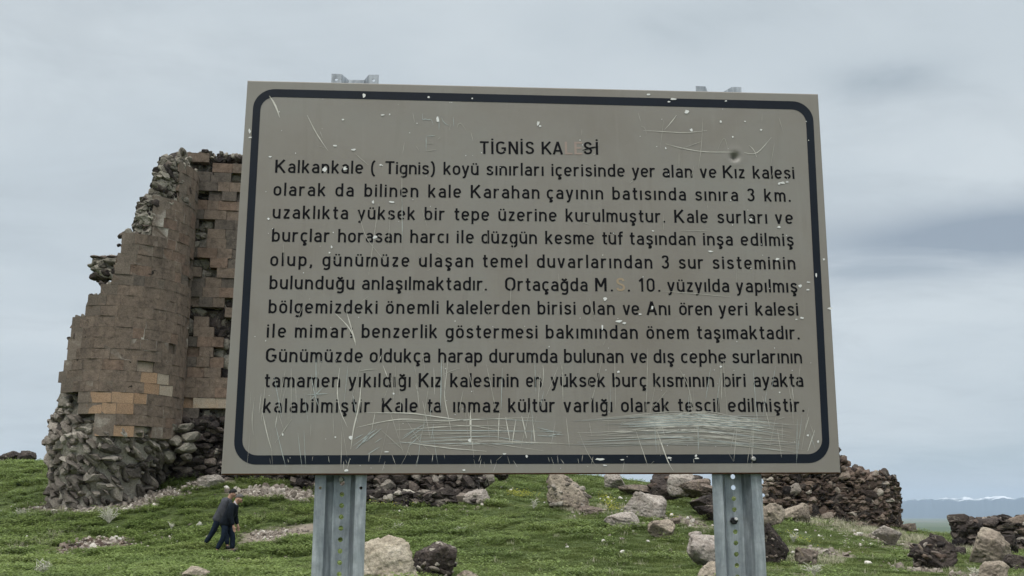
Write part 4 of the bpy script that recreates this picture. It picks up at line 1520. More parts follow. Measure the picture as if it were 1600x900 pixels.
wing, wcore = MB(), MB()
zw0, zw1 = wall_s(330, 654)[1], wall_s(340, 240)[1]
nw = int((zw1 - zw0) / .39)
hw = (zw1 - zw0) / nw
HOLES = [((311, 283), (326, 293)), ((312, 293), (321, 330)), ((327, 271), (338, 283)), ((364, 277), (382, 288)), ((312, 330), (323, 372)), ((324, 300), (334, 312)), ((309, 380), (322, 398)),
         ((308, 404), (331, 432)), ((313, 482), (362, 491)), ((284, 470), (297, 512)), ((352, 286), (362, 296)), ((345, 495), (380, 560)), ((330, 496), (352, 530)), ((280, 500), (292, 530)),
         ((352, 560), (384, 605)), ((305, 640), (352, 648)), ((357, 474), (384, 482))]
for k in range(nw):
    za = zw0 + k * hw
    zb = za + hw
    s_ = .0
    smax = 8.0 - 2.6 * (k / nw) ** 1.4 + tg.normal(0, .16)
    while s_ < smax:
        w_ = tg.uniform(.4, .85)
        sm, zm = s_ + w_ / 2, (za + zb) / 2
        P_ = w_o + w_e * sm
        P_[2] = zm
        px_, row = pix(P_)[0]
        hole = any(a0 - 2 < px_ < a1 + 2 and b0 - 3 < row < b1 + 3 for (a0, b0), (a1, b1) in HOLES)
        if row < 300 and px_ < 340 and tg.random() < .18:
            hole = True
        if k == nw - 1 and tg.random() < .4:
            hole = True
        u_ = tg.random()
        m_ = 0 if u_ < .62 else (2 if u_ < .74 else 4)
        if row < 480:
            m_ = 4 if u_ < .58 else (0 if u_ < .9 else 2)
        if 614 < row < 642:
            m_ = 3 if u_ < .7 else 1
        if not hole:
            out = tg.normal(0, .02) - (.10 if tg.random() < .08 else 0)
            v_ = CH_V * np.array([w_ / 2 - .003, .24, hw / 2 - .003]) + tg.normal(0, .004, CH_V.shape)
            c_ = P_ + w_n * (.24 - out)
            wing.add(v_ @ yaw_rot(WYAW).T + c_, CH_F, m_)
        s_ += w_
    for sm in np.arange(-.3, smax - .35, .45):
        q = w_o + w_e * (sm + .2) + w_n * .68
        q[2] = (za + zb) / 2
        wcore.add(STONES[_s := int(tg.integers(14))][0] * np.array([.46, .42, hw * .95]) @ yaw_rot(WYAW).T + q, STONES[_s][1], 0 if tg.random() < .5 else 1)
    for i in range(32):
        sm = tg.uniform(-.3, smax - .2)
        P_ = w_o + w_e * sm + w_n * tg.uniform(.42, .95)
        P_[2] = (za + zb) / 2
        sz = tg.uniform(.17, .30)
        stone(wcore, P_, (sz * 1.4, sz * 1.2, sz * .9), tg, 0 if tg.random() < .5 else 1, rot=yaw_rot(WYAW, tg.normal(0, .2)))
for _ in range(190):                                  # broken top
    sm = tg.uniform(.3, 6.2)
    P_ = w_o + w_e * sm + w_n * tg.uniform(.05, .9)
    P_[2] = zw1 + tg.uniform(-.22, .12)
    sz = tg.uniform(.06, .14)
    stone(wcore, P_, (sz * 1.3, sz, sz * .8), tg, 0 if tg.random() < .4 else 1)
for sm in np.arange(-.1, 8.4, .5):                   # solid heart under the dressed courses
    for dz_ in (.3, .9, 1.5, 2.1):
        q = w_o + w_e * sm + w_n * .75
        q[2] = zw0 - dz_
        wcore.add(STONES[_s := int(tg.integers(14))][0] * np.array([.5, .5, .5]) @ yaw_rot(WYAW).T + q, STONES[_s][1], 1)
for _ in range(420):                                  # rubble below the dressed courses, standing a little back
    sm = tg.uniform(-.2, 8.5)
    P_ = w_o + w_e * sm + w_n * tg.uniform(.1, .45)
    P_[2] = tg.uniform(zw0 - 2.3, zw0 - .02)
    stone(wcore, P_, (tg.uniform(.24, .4), .3, tg.uniform(.13, .2)), tg, 1, rot=yaw_rot(WYAW, tg.normal(0, .2)))
for px_, row, sx_, sz_ in ((262, 712, .42, .28), (292, 700, .40, .22), (275, 690, .4, .24), (300, 683, .45, .25), (268, 668, .4, .22), (292, 714, .3, .18), (255, 690, .4, .3), (290, 668, .36, .2)):
    stone(wcore, at(px_, row, TD - .1), (sx_, .5, sz_), tg, 0, rot=yaw_rot(WYAW, tg.normal(0, .08)))
wing.build('wing_wall', FACE_M, tower, origin=TB).location = (0, 0, 0)
wcore.build('wing_core', [M['core'], M['rubble_dark']], tower, origin=TB).location = (0, 0, 0)


# ------------------------------------------------------------------ lower ruins of rubble masonry
def rubble_wall(name, label, cat, plan, top, bottom, thick, size, mats, seed, tilt=(.0, .3), parts='masonry', flat=.6, fill=True, group=None, back_rise=0.0):
    """plan: list of (column px, distance); top / bottom: picture rows over columns. Stones laid in rough rows on a solid heart."""
    g_ = np.random.default_rng(seed)
    pts = [np.array([at(px, 800, D)[0], D]) for px, D in plan]
    cols = [px for px, D in plan]
    mid = (pts[0] + pts[-1]) / 2
    base_z = float(zg(mid[0], mid[1]))
    root = empty(name, (mid[0], mid[1], base_z), label, cat, group)
    O = np.array([mid[0], mid[1], base_z])
    mb_, hb = MB(), MB()
    for i in range(len(pts) - 1):
        a_, b_ = pts[i], pts[i + 1]
        Lg = np.linalg.norm(b_ - a_)
        e_ = (b_ - a_) / Lg
        nn = np.array([-e_[1], e_[0]])
        if nn[1] < 0:
            nn = -nn
        yw = math.atan2(e_[1], e_[0])
        ns = max(1, int(Lg / (size * 1.15)))
        for k in range(ns):
            s0 = (k + .5) / ns
            p_ = a_ + (b_ - a_) * s0
            px_ = cols[i] + (cols[i + 1] - cols[i]) * s0
            zt = at(px_, lerp_tab(top, px_), p_[1])[2]
            zb = min(at(px_, lerp_tab(bottom, px_), p_[1])[2], float(zg(p_[0], p_[1]))) - .25
            z = zb
            r_ = 0
            while z < zt:
                hh = size * flat * g_.uniform(.8, 1.3)
                for dep in ([0.0, .5, 1.0] if z + hh * 1.6 > zt or k in (0, ns - 1) else [0.0, 1.0]):
                    off = g_.uniform(-.35, .35) * size + (.5 * size if r_ % 2 else 0)
                    q = p_ + e_ * off + nn * (dep * thick + g_.normal(0, .16) * size)
                    kz = g_.choice([.5, .7, 1.0, 1.2, 1.6])
                    sx_ = kz * size * g_.uniform(.55, .95)
                    stone(mb_, (q[0], q[1], min(z + hh / 2, zt - hh * .2)), (sx_, size * g_.uniform(.5, .8), hh * .72 * kz), g_, 0 if g_.random() < .75 else 1,
                          rot=yaw_rot(yw, g_.normal(*tilt), g_.normal(0, .15)))
                if fill:
                    q = p_ + nn * thick * .5
                    hb.add(STONES[_s := int(g_.integers(14))][0] * np.array([size * 1.2, thick * .56 + .09, hh * .95]) @ yaw_rot(yw).T + np.array([q[0], q[1], min(z + hh / 2, zt - hh * .6)]), STONES[_s][1], 0)
                z += hh * .8
                r_ += 1
    mb_.build(parts, mats, root, origin=O).location = (0, 0, 0)
    if fill:
        hb.build('mortar_heart', mats[0], root, origin=O).location = (0, 0, 0)
    return root


rubble_wall('ruined_wall', 'thick rounded stub of rough brown rubble wall behind the right signpost', 'ruined wall',
            [(1196, 43.5), (1260, 43.0), (1325, 42.8), (1378, 42.4), (1396, 43.0), (1401, 44.5), (1398, 45.6)],
            [(1190, 690), (1300, 696), (1315, 700), (1319, 716), (1325, 731), (1334, 737), (1345, 733), (1356, 742), (1372, 739), (1388, 739), (1398, 748), (1404, 770)],
            [(1190, 806), (1290, 812), (1380, 823), (1410, 824)], 1.6, .25, [M['rubble_brown'], M['rubble_dark']], 41, tilt=(.1, .6), flat=.72)
rubble_wall('ruined_foundation', 'long low foundation of dark slanted stones behind the left signpost', 'ruined foundation',
            [(452, 38.6), (560, 38.2), (660, 38.0), (735, 37.6), (752, 38.6)],
            [(450, 727), (560, 722), (700, 728), (740, 738), (752, 752)], [(450, 772), (560, 768), (752, 770)], 1.8, .36, [M['rubble_dark'], M['rubble']], 42, tilt=(.55, .25), flat=.8)
rubble_wall('foundation_footing', 'broken ledge of flat dark stones along the front of the long low foundation', 'ruined foundation',
            [(575, 36.6), (660, 36.4), (715, 36.5)], [(570, 770), (715, 769)], [(570, 784), (715, 782)], .9, .30, [M['rubble_dark'], M['rubble']], 43, tilt=(0, .2), flat=.5)
rubble_wall('ruined_wall', 'low dark wall fragment with pale capping stones at the right edge of the photo', 'ruined wall',
            [(1484, 33.6), (1530, 33.2), (1580, 33.0), (1650, 33.2), (1720, 33.5)], [(1480, 822), (1494, 810), (1520, 813), (1560, 812), (1590, 812), (1700, 815)],
            [(1480, 850), (1600, 862), (1700, 864)], 1.3, .27, [M['rubble_dark'], M['rubble_brown']], 44, tilt=(.1, .3), flat=.6)


# ------------------------------------------------------------------ boulders
def boulder(px, pb, w, h, seed, mat, label, name='boulder', dr=.8, p=5, cuts=18, amp=.15, fine=.07, sub=5, sink=.24, tilt=0.0, yaw=None, cat='rock', group=None, stones=0, smats=None, under=1.0,
            dist=None):
    """a rock whose foot is seen at (px, pb) and which covers w x h pixels"""
    g_ = np.random.default_rng(seed)
    if dist is None:
        f_ = hit(px, pb)
    else:
        f_ = at(px, pb, dist)
    s_ = 1 / F * (f_[1] * CP + (f_[2] - EYE) * SP)
    W_, H_ = w * s_, h * s_
    D_ = W_ * dr
    v_, fc = rocky(sub, seed, p, cuts, amp, fine, lo=.52, hi=.95)
    v_ = v_ @ rot_xyz(0, 0, g_.uniform(0, 6.28)).T
    ext = v_.max(0) - v_.min(0)
    v_ = (v_ - (v_.max(0) + v_.min(0)) / 2) / ext
    v_ = v_ * np.array([W_, D_, H_ * (1 + sink)])
    if tilt:
        v_ = v_ @ np.array(Matrix.Rotation(tilt, 3, 'Y')).T
        ext = v_.max(0) - v_.min(0)
        v_ = v_ * np.array([W_ / ext[0], 1, H_ * (1 + sink) / ext[2]])
    v_[:, 2] -= v_[:, 2].min()
    if under != 1.0:                                 # narrower below the brow
        q_ = np.clip(v_[:, 2] / (v_[:, 2].max() * .62), 0, 1)
        v_[:, :2] *= (under + (1 - under) * q_ ** 1.5)[:, None]
    org = np.array([f_[0], f_[1] + D_ * .42, f_[2] - H_ * sink])
    mb_ = MB()
    mb_.add(v_, fc, 0)
    if stones:
        n_ = ICO[4][0] if sub == 4 else ICO[sub][0]
        idx = g_.choice(len(v_), stones)
        for i in idx:
            sz = g_.uniform(.035, .10) * W_
            stone(mb_, v_[i] * .95, (sz * 1.3, sz, sz * .7), g_, 1 if g_.random() < .7 else 2, rot=yaw_rot(g_.uniform(-.5, .5), g_.normal(.2, .4), g_.normal(0, .3)))
    mats = [M[mat]] + [M[k] for k in (smats or ('rubble_dark', 'rubble_brown'))]
    o_ = mb_.build(name, mats, smooth=True)
    o_.location = org
    FEET.append((org[0], org[1], W_ / 2, D_ / 2))
    return tag(o_, label, cat, group)


FEET = []
RK = 'rocks strewn over the hilltop'
BL = [
    (103, 797, 32, 27, 301, 'rock_pale', 'rounded pale boulder at the left foot of the tall tower', {}),
    (328, 764, 40, 22, 302, 'rock_pale', 'pale lumpy boulder on the green slope just left of the sign panel', {}),
    (745, 790, 46, 26, 303, 'rock_pale', 'grey boulder at the right end of the long low foundation', dict(stones=14, smats=('rubble', 'rubble_dark'))),
    (888, 798, 66, 62, 304, 'rock_tan', 'squarish boulder with a dark foot, alone in the grass below the middle of the sign', dict(p=8, stones=50, smats=('rubble', 'rubble'), dr=.7)),
    (924, 804, 40, 14, 305, 'rock_brown', 'low flat stone to the right of the tall squarish boulder', {}),
    (963, 766, 36, 28, 306, 'rock_pale', 'small rounded grey boulder just under the bottom edge of the sign', {}),
    (1012, 779, 92, 22, 307, 'rock_brown', 'long brown slab lying behind the big flat-topped grey boulder', dict(p=8, tilt=.12, dr=.4)),
    (1012, 811, 80, 43, 308, 'rock_pale', 'big flat-topped grey boulder, largest of the group right of centre', dict(p=6, tilt=.2, dr=.8, under=.72)),
    (975, 826, 60, 26, 309, 'rock_pale', 'wedge-shaped pale rock in the grass below the big flat-topped boulder', dict(tilt=.08)),
    (1036, 843, 44, 31, 310, 'rock_tan', 'small tan rock in the grass, nearest of the group right of centre', {}),
    (1060, 778, 100, 46, 311, 'rock_dark', 'massive dark rock mass rising behind the slabs right of centre', dict(p=7, dr=.5, dist=41, stones=30, sub=5)),
    (1090, 771, 54, 24, 312, 'rock_brown', 'brown block on top of the dark rocks, beside the gap of sky', dict(p=8, dist=39, tilt=.1)),
    (1066, 768, 44, 34, 320, 'rock_pale', 'upright pale block touching the bottom edge of the sign, left of the gap of sky', dict(p=8, dist=40)),
    (1108, 803, 60, 30, 313, 'rock_dark', 'dark overhanging slab behind the right signpost', dict(p=8, tilt=.1, dist=36, sink=.05, under=.6)),
    (1112, 772, 34, 17, 314, 'rock_brown', 'small rounded rock seen against the sky left of the right signpost', dict(dist=37)),
    (1118, 816, 56, 28, 315, 'rock_dark', 'low dark rock at the foot of the overhanging slab', dict(p=6)),
    (1112, 889, 68, 52, 316, 'rock_pale', 'large pale rock half hidden by the left side of the right signpost', dict(p=7, tilt=.25, under=.6)),
    (1116, 908, 50, 30, 317, 'rock_tan', 'broken tan rock at the bottom edge left of the right signpost', {}),
    (606, 914, 104, 76, 318, 'rock_cream', 'big cream-coloured pitted boulder beside the left signpost', dict(p=4, tilt=.3, dr=.8, fine=.1)),
    (677, 906, 74, 58, 319, 'rock_dark', 'dark jagged boulder right of the cream pitted one', dict(p=7, stones=40, smats=('rubble', 'rubble_dark'), fine=.07)),
    (730, 908, 36, 16, 321, 'rock_tan', 'small tan stone at the bottom edge beside the dark jagged boulder', {}),
    (302, 908, 40, 22, 322, 'rock_tan', 'orange-tan stone at the bottom edge below the two walkers', {}),
    (1216, 884, 42, 66, 323, 'rock_dark', 'upright dark rock pillar emerging right of the right signpost', dict(p=8, stones=30, dr=1.0)),
    (1210, 826, 42, 40, 324, 'rock_tan', 'tan cap rock resting on the dark rock pillar', dict(dist=24.6, p=6, sink=0.0)),
    (1245, 816, 54, 30, 325, 'rock_tan', 'rounded tan rock at the foot of the brown wall stub', dict(p=4)),
    (1262, 884, 38, 28, 326, 'rock_brown', 'leaning brown slab in the grass right of the rock pillar', dict(p=8, tilt=.5, dr=.5)),
    (1397, 855, 54, 33, 327, 'rock_pale', 'flat-topped pale rock with a dark underside in front of the wall stub', dict(p=9, cuts=6, under=.32, amp=.10, sink=.06, dr=.9)),
    (1424, 832, 24, 14, 328, 'rock_brown', 'small brown rock just behind the flat-topped pale rock', {}),
    (1466, 891, 72, 54, 329, 'rock_dark', 'heap-like dark chunk of fallen masonry standing alone in the grass', dict(p=5, stones=90, smats=('rubble_dark', 'rubble_brown'), fine=.07)),
    (1513, 853, 44, 22, 330, 'rock_pale', 'grey slab leaning at the left end of the low wall fragment', dict(p=8, tilt=.45, dr=.5)),
    (1560, 881, 66, 56, 331, 'rock_tan', 'tall tan boulder in front of the low wall fragment', dict(p=6, tilt=.35, sub=5, fine=.06)),
    (1560, 912, 52, 34, 332, 'rock_tan', 'tan rock at the bottom edge below the tall tan boulder', dict(p=6)),
    (1592, 893, 40, 26, 333, 'rock_dark', 'dark rock cut by the right edge of the photo', {}),
    (1052, 822, 26, 13, 340, 'rock_brown', 'little brown rock between the big flat-topped boulder and the nearest tan rock', {}),
    (1088, 842, 22, 12, 341, 'rock_pale', 'small grey rock in the grass left of the right signpost', {}),
    (868, 752, 30, 14, 342, 'rock_brown', 'brown rock peeping from behind the squarish boulder', dict(dist=40)),
    (782, 748, 26, 12, 343, 'rock_dark', 'small dark rock under the sign, right of the foundation', dict(dist=41)),
    (1285, 868, 26, 10, 344, 'rock_pale', 'flat pale stone lying in the worn patch right of the leaning brown slab', {}),
    (1500, 870, 30, 16, 345, 'rock_dark', 'dark rock between the masonry chunk and the tall tan boulder', {}),
    (1578, 862, 40, 26, 346, 'rock_dark', 'dark rock wedged behind the tall tan boulder', dict(dist=29)),
    (1350, 826, 22, 10, 347, 'rock_brown', 'small brown rock at the foot of the rounded wall stub', {}),
    (700, 789, 28, 10, 348, 'rock_brown', 'flat brown stone in front of the broken stone ledge', {}),
    (12, 724, 42, 20, 334, 'rock_dark', 'dark rock on the skyline at the far left edge of the photo', dict(dist=57)),
    (36, 724, 30, 21, 335, 'rock_dark', 'dark humped rock on the skyline between the left edge and the tower', dict(dist=56)),
]
BLn = {}
for px, pb, w, h, sd, mt, lb, kw in BL:
    boulder(px, pb, w, h, sd, mt, lb, group=RK, **kw)

WS = [(353, 768, 9, 9, 'white chip of stone beside the pale lumpy boulder left of the sign'), (1345, 838, 11, 6, 'white stone on the grass below the brown wall stub'),
      (1358, 883, 12, 6, 'white stone in the grass left of the dark masonry chunk'), (970, 781, 7, 5, 'small white stone left of the big flat-topped boulder'),
      (1013, 848, 6, 4, 'small white stone in the grass left of the nearest tan rock'), (315, 851, 6, 5, 'white scrap of stone at the heels of the walkers'),
      (180, 843, 8, 6, 'small reddish-white stone on top of the debris patch'), (17, 821, 6, 5, 'pale stone in the grass at the left edge'),
      (783, 764, 5, 4, 'pale pebble right of the foundation, under the sign'), (798, 768, 5, 4, 'pale pebble beside the yellow flowers'),
      (1240, 866, 7, 5, 'pale stone just right of the rock pillar'), (1432, 882, 8, 6, 'pale stone at the left foot of the dark masonry chunk'),
      (1050, 808, 7, 6, 'pale stone at the right foot of the big flat-topped boulder'), (276, 886, 7, 5, 'pale stone in the grass near the bottom, below the walkers'),
      (1075, 812, 7, 5, 'pale stone in front of the low dark rocks'), (1335, 832, 6, 4, 'smaller of two pale stones below the brown wall stub'),
      (488, 894, 6, 6, 'pale stone at the foot of the left signpost'), (1443, 868, 6, 5, 'little pale stone touching the dark masonry chunk')]
for i, (px, pb, w, h, lb) in enumerate(WS):
    boulder(px, pb, w, h, 400 + i, 'rock_white', lb, name='white_stone', sub=2, sink=.15, cat='stone', group='pale stones lying in the grass', fine=0)


def gravel(name, label, spots, seed, sizes, mats=('gravel',)):
    g_ = np.random.default_rng(seed)
    mb_ = MB()
    for px, py, rx, ry, n in spots:
        c0 = hit(px, py)
        e0 = hit(px, py - ry)
        ey = max(.3, abs(e0[1] - c0[1]))
        exx = abs(at(px + rx, py, c0[1])[0] - c0[0])
        for _ in range(n):
            q = g_.normal(0, .5, 2)
            x_, y_ = c0[0] + q[0] * exx, c0[1] + q[1] * ey
            s_ = g_.uniform(*sizes) * (1 if g_.random() < .85 else 1.8)
            v_, f_ = CHIPS[g_.integers(10)]
            mb_.add((v_ * np.array([s_, s_ * .8, s_ * .6])) @ rot_xyz(*g_.uniform(0, 6.28, 3)).T + np.array([x_, y_, float(zg(x_, y_)) + s_ * .2]), f_, g_.integers(len(mats)))
    o_ = mb_.build(name, [M[k] for k in mats])
    return tag(o_, label, 'rubble', kind='stuff')


gravel('rubble', 'strip of pale fallen rubble between the sign and the foundation', [(430, 770, 60, 7, 420), (470, 778, 26, 7, 150)], 51, (.03, .10))
gravel('rubble', 'pale rubble and mortar crumbs along the foot of the tall tower', [(160, 797, 80, 5, 420), (240, 778, 45, 8, 260), (300, 758, 36, 5, 120), (72, 792, 30, 5, 110)], 52, (.03, .09))
gravel('rubble', 'patch of broken stones in the grass left of the walkers', [(146, 855, 46, 15, 420)], 53, (.03, .085), ('gravel', 'rubble_brown'))
gravel('rubble', 'stony bare earth right of the walkers', [(430, 837, 55, 13, 360), (400, 880, 40, 8, 80)], 54, (.015, .05))
gravel('rubble', 'small stones around the boulders on the right', [(1395, 850, 60, 10, 90), (1470, 893, 50, 8, 90), (1290, 864, 40, 8, 70), (1060, 815, 60, 8, 90), (920, 802, 30, 6, 60), (730, 790, 40, 6, 60), (1300, 818, 90, 5, 120)],
       55, (.02, .07))

gravel('rubble', 'tiny pale stones sprinkled through the grass', [(230, 840, 200, 26, 90), (650, 800, 120, 16, 40), (900, 785, 120, 16, 60), (1000, 850, 140, 20, 50), (1330, 850, 110, 16, 70), (40, 800, 50, 30, 30)], 56, (.02, .055),
       ('rock_white', 'gravel'))

# ------------------------------------------------------------------ grass
def leaf_mat(name, stops, trans=.25, tipcol=None):
    m, t, b = material(name, .6, .25)
    oi = N(t, 'ShaderNodeObjectInfo')
    pn = noise(t, .55, 4, .6, .5, oi.outputs['Location'])
    base = ramp(t, pn, stops)
    base = mix(t, madd(t, oi.outputs['Random'], .55, 'MULTIPLY'), base, mix(t, .5, base, (.170, .185, .075)))
    g_ = N(t, 'ShaderNodeNewGeometry')
    base = mix(t, .7, base, ramp(t, g_.outputs['Random Per Island'], [(0, (.65, .65, .65)), (1, (1.35, 1.35, 1.3))]), 'MULTIPLY')
    lk(t, base, b.inputs['Base Color'])
    tr = N(t, 'ShaderNodeBsdfTranslucent')
    lk(t, base, tr.inputs['Color'])
    ms = N(t, 'ShaderNodeMixShader')
    ms.inputs[0].default_value = trans
    lk(t, b.outputs[0], ms.inputs[1])
    lk(t, tr.outputs[0], ms.inputs[2])
    lk(t, ms.outputs[0], t.nodes['Material Output'].inputs['Surface'])
    return m


M['grass'] = leaf_mat('grass_blades', [(.28, (.088, .124, .038)), (.45, (.122, .166, .052)), (.6, (.156, .196, .063)), (.75, (.196, .208, .076))])
M['weed'] = leaf_mat('meadow_weeds', [(.3, (.134, .192, .056)), (.5, (.188, .256, .076)), (.7, (.232, .292, .094))], .38)
M['straw'] = leaf_mat('dry_stalks', [(.3, (.36, .33, .24)), (.7, (.50, .47, .37))], .15)

proto = bpy.data.collections.new('grass_tufts')       # sources only, never linked to the scene


def tuft(n, rad_, h, w, seed, mat, lean=.5, weed=False):
    g_ = np.random.default_rng(seed)
    mb_ = MB()
    for _ in range(n):
        a_, q = g_.uniform(0, 6.28), rad_ * math.sqrt(g_.random())
        bx, by = q * math.cos(a_), q * math.sin(a_)
        hd = a_ + g_.normal(0, .8)
        hh = h * g_.uniform(.55, 1.15)
        if weed:                                     # a stalk of broad little leaves
            nl = g_.integers(4, 7)
            tip = np.array([math.cos(hd), math.sin(hd), 0]) * hh * .35
            for k in range(nl):
                f_ = (k + .6) / nl
                c_ = np.array([bx, by, 0]) + tip * f_ * f_ + np.array([0, 0, hh * f_])
                b_ = g_.uniform(0, 6.28)
                d_ = np.array([math.cos(b_), math.sin(b_), g_.uniform(-.2, .5)])
                s_ = np.array([-math.sin(b_), math.cos(b_), g_.uniform(-.3, .3)])
                L_ = w * 3.4 * g_.uniform(.7, 1.2)
                mb_.add([c_, c_ + d_ * L_ * .5 + s_ * w, c_ + d_ * L_, c_ + d_ * L_ * .5 - s_ * w], [(0, 1, 2, 3)])
        else:
            l_ = lean * hh * g_.uniform(.2, 1)
            d_ = np.array([math.cos(hd), math.sin(hd), 0])
            s_ = np.array([-math.sin(hd), math.cos(hd), 0]) * w * .5
            p0 = np.array([bx, by, -.02])
            p1 = p0 + d_ * l_ * .3 + np.array([0, 0, hh * .6])
            p2 = p0 + d_ * l_ + np.array([0, 0, hh])
            mb_.add([p0 - s_, p0 + s_, p1 + s_ * .8, p1 - s_ * .8, p2], [(0, 1, 2, 3), (3, 2, 4)])
    me_ = mb_.build('tuft', mat)
    COL.objects.unlink(me_)
    proto.objects.link(me_)
    return me_


NAMES = []
for k in range(4):
    o = tuft(64, .18, .075, .0095, 600 + k, M['grass'], .9)
    o.name = 'tuft_%02d' % k
for k in range(3):
    o = tuft(26, .18, .125, .015, 620 + k, M['weed'], weed=True)
    o.name = 'tuft_%02d' % (4 + k)
o = tuft(14, .12, .17, .008, 640, M['straw'], .8)
o.name = 'tuft_07'

gg = np.random.default_rng(77)


def sample_points(n, d0, d1, amax):
    u_ = gg.random(n)
    d_ = np.sqrt(d0 * d0 + u_ * (d1 * d1 - d0 * d0))
    a_ = gg.uniform(-amax, amax, n)
    return np.sin(a_) * d_, np.cos(a_) * d_


X1, Y1 = sample_points(42000, 15, 32, R(40))
X2, Y2 = sample_points(60000, 30, 66, R(38))
X3, Y3 = sample_points(16000, .5, 15, R(80))
XF, YF = [], []
for fx, fy, fa, fb in FEET:                            # grass growing up round the foot of every rock
    n_ = int(30 * (fa + fb)) + 4
    t_ = gg.uniform(0, 2 * math.pi, n_)
    q_ = gg.uniform(.86, 1.18, n_)
    XF.append(fx + fa * q_ * np.cos(t_))
    YF.append(fy + fb * q_ * np.sin(t_))
X_, Y_ = np.concatenate([X1, X2, X3] + XF), np.concatenate([Y1, Y2, Y3] + YF)
dm = dirt_at(X_, Y_)
keep = gg.random(len(X_)) > np.clip(dm * 1.15, 0, .97)
tw = np.hypot(X_ - TXC, Y_ - TD) < TRAD * .8
keep &= ~tw
X_, Y_, dm = X_[keep], Y_[keep], dm[keep]
Z_ = zg(X_, Y_)
dist_ = np.hypot(X_, Y_)
azm = np.arctan2(X_, Y_)
wn_ = fbm(X_ * .5, Y_ * .5, 0, 55, 3)
weedy = gg.random(len(X_)) < np.clip(.12 - azm * 2.3 + wn_ * .8, .03, .9)
idx = np.where(weedy, gg.integers(4, 7, len(X_)), gg.integers(0, 4, len(X_)))
idx = np.where(gg.random(len(X_)) < .012 + .06 * (dm > .2), 7, idx)
for px_, py_, rx_, ry_ in ((1300, 816, 80, 9), (1235, 800, 40, 12), (150, 798, 90, 7), (1420, 845, 50, 10), (930, 796, 60, 8), (10, 866, 22, 24), (1250, 870, 40, 8)):
    c0 = hit(px_, py_)
    ey_ = max(.5, abs(hit(px_, py_ - ry_)[1] - c0[1]))
    qd = ((X_ - c0[0]) / (rx_ * c0[1] / F)) ** 2 + ((Y_ - c0[1]) / ey_) ** 2
    idx = np.where((qd < 1.4) & (gg.random(len(X_)) < .45), 7, idx)          # bleached grass at the foot of walls and rocks
clump = fbm(X_ * 1.6, Y_ * 1.6, 0, 61, 3)
scl = np.clip(.78 + (1.0 + .6 * weedy) * clump + gg.normal(0, .14, len(X_)), .30, 2.0) * np.where(dist_ > 32, 1.15, 1.0) * np.where(dm > .15, .7, 1)
pm = bpy.data.meshes.new('grass')
pm.from_pydata(np.stack([X_, Y_, Z_], 1).tolist(), [], [])
for nm, dt, val in (('tuft', 'INT', idx.astype(np.int32)), ('size', 'FLOAT', scl.astype(np.float32)), ('turn', 'FLOAT', gg.uniform(0, 6.28, len(X_)).astype(np.float32))):
    a_ = pm.attributes.new(nm, dt, 'POINT')
    a_.data.foreach_set('value', val)
grass = bpy.data.objects.new('grass', pm)
COL.objects.link(grass)
tag(grass, 'short green grass and leafy weeds covering the hilltop', 'grass', kind='stuff')
ng = bpy.data.node_groups.new('scatter_tufts', 'GeometryNodeTree')
ng.interface.new_socket('Geometry', in_out='INPUT', socket_type='NodeSocketGeometry')
ng.interface.new_socket('Geometry', in_out='OUTPUT', socket_type='NodeSocketGeometry')
gi, go = ng.nodes.new('NodeGroupInput'), ng.nodes.new('NodeGroupOutput')
m2p = ng.nodes.new('GeometryNodeMeshToPoints')
iop = ng.nodes.new('GeometryNodeInstanceOnPoints')
ci = ng.nodes.new('GeometryNodeCollectionInfo')
ci.inputs['Collection'].default_value = proto
ci.inputs['Separate Children'].default_value = True
ci.inputs['Reset Children'].default_value = True


def gattr(nm, ty):
    n = ng.nodes.new('GeometryNodeInputNamedAttribute')
    n.data_type = ty
    n.inputs['Name'].default_value = nm
    return n.outputs['Attribute']


cx = ng.nodes.new('ShaderNodeCombineXYZ')
ng.links.new(gattr('turn', 'FLOAT'), cx.inputs[2])
ng.links.new(gi.outputs[0], m2p.inputs['Mesh'])
ng.links.new(m2p.outputs[0], iop.inputs['Points'])
ng.links.new(ci.outputs[0], iop.inputs['Instance'])
iop.inputs['Pick Instance'].default_value = True
ng.links.new(gattr('tuft', 'INT'), iop.inputs['Instance Index'])
ng.links.new(cx.outputs[0], iop.inputs['Rotation'])
ng.links.new(gattr('size', 'FLOAT'), iop.inputs['Scale'])
ng.links.new(iop.outputs[0], go.inputs[0])
grass.modifiers.new('scatter', 'NODES').node_group = ng


# ------------------------------------------------------------------ dry weeds and flowers
def tube(mb_, pts, r0, r1, n=5, m_=0):
    pts = np.array(pts, float)
    k = len(pts)
    vv = []
    for i, p in enumerate(pts):
        d_ = pts[min(i + 1, k - 1)] - pts[max(i - 1, 0)]
        d_ /= np.linalg.norm(d_) + 1e-9
        a_ = np.cross(d_, [0.3, 0.9, 0.2])
        a_ /= np.linalg.norm(a_)
        b_ = np.cross(d_, a_)
        r_ = r0 + (r1 - r0) * i / (k - 1)
        for j in range(n):
            t_ = 2 * math.pi * j / n
            vv.append(p + (a_ * math.cos(t_) + b_ * math.sin(t_)) * r_)
    mb_.add(vv, [(i * n + j, i * n + (j + 1) % n, (i + 1) * n + (j + 1) % n, (i + 1) * n + j) for i in range(k - 1) for j in range(n)], m_)


M['drystem'] = plain_mat('dry_stem', (.46, .45, .37), .8, .2, var=.25, scale=20)


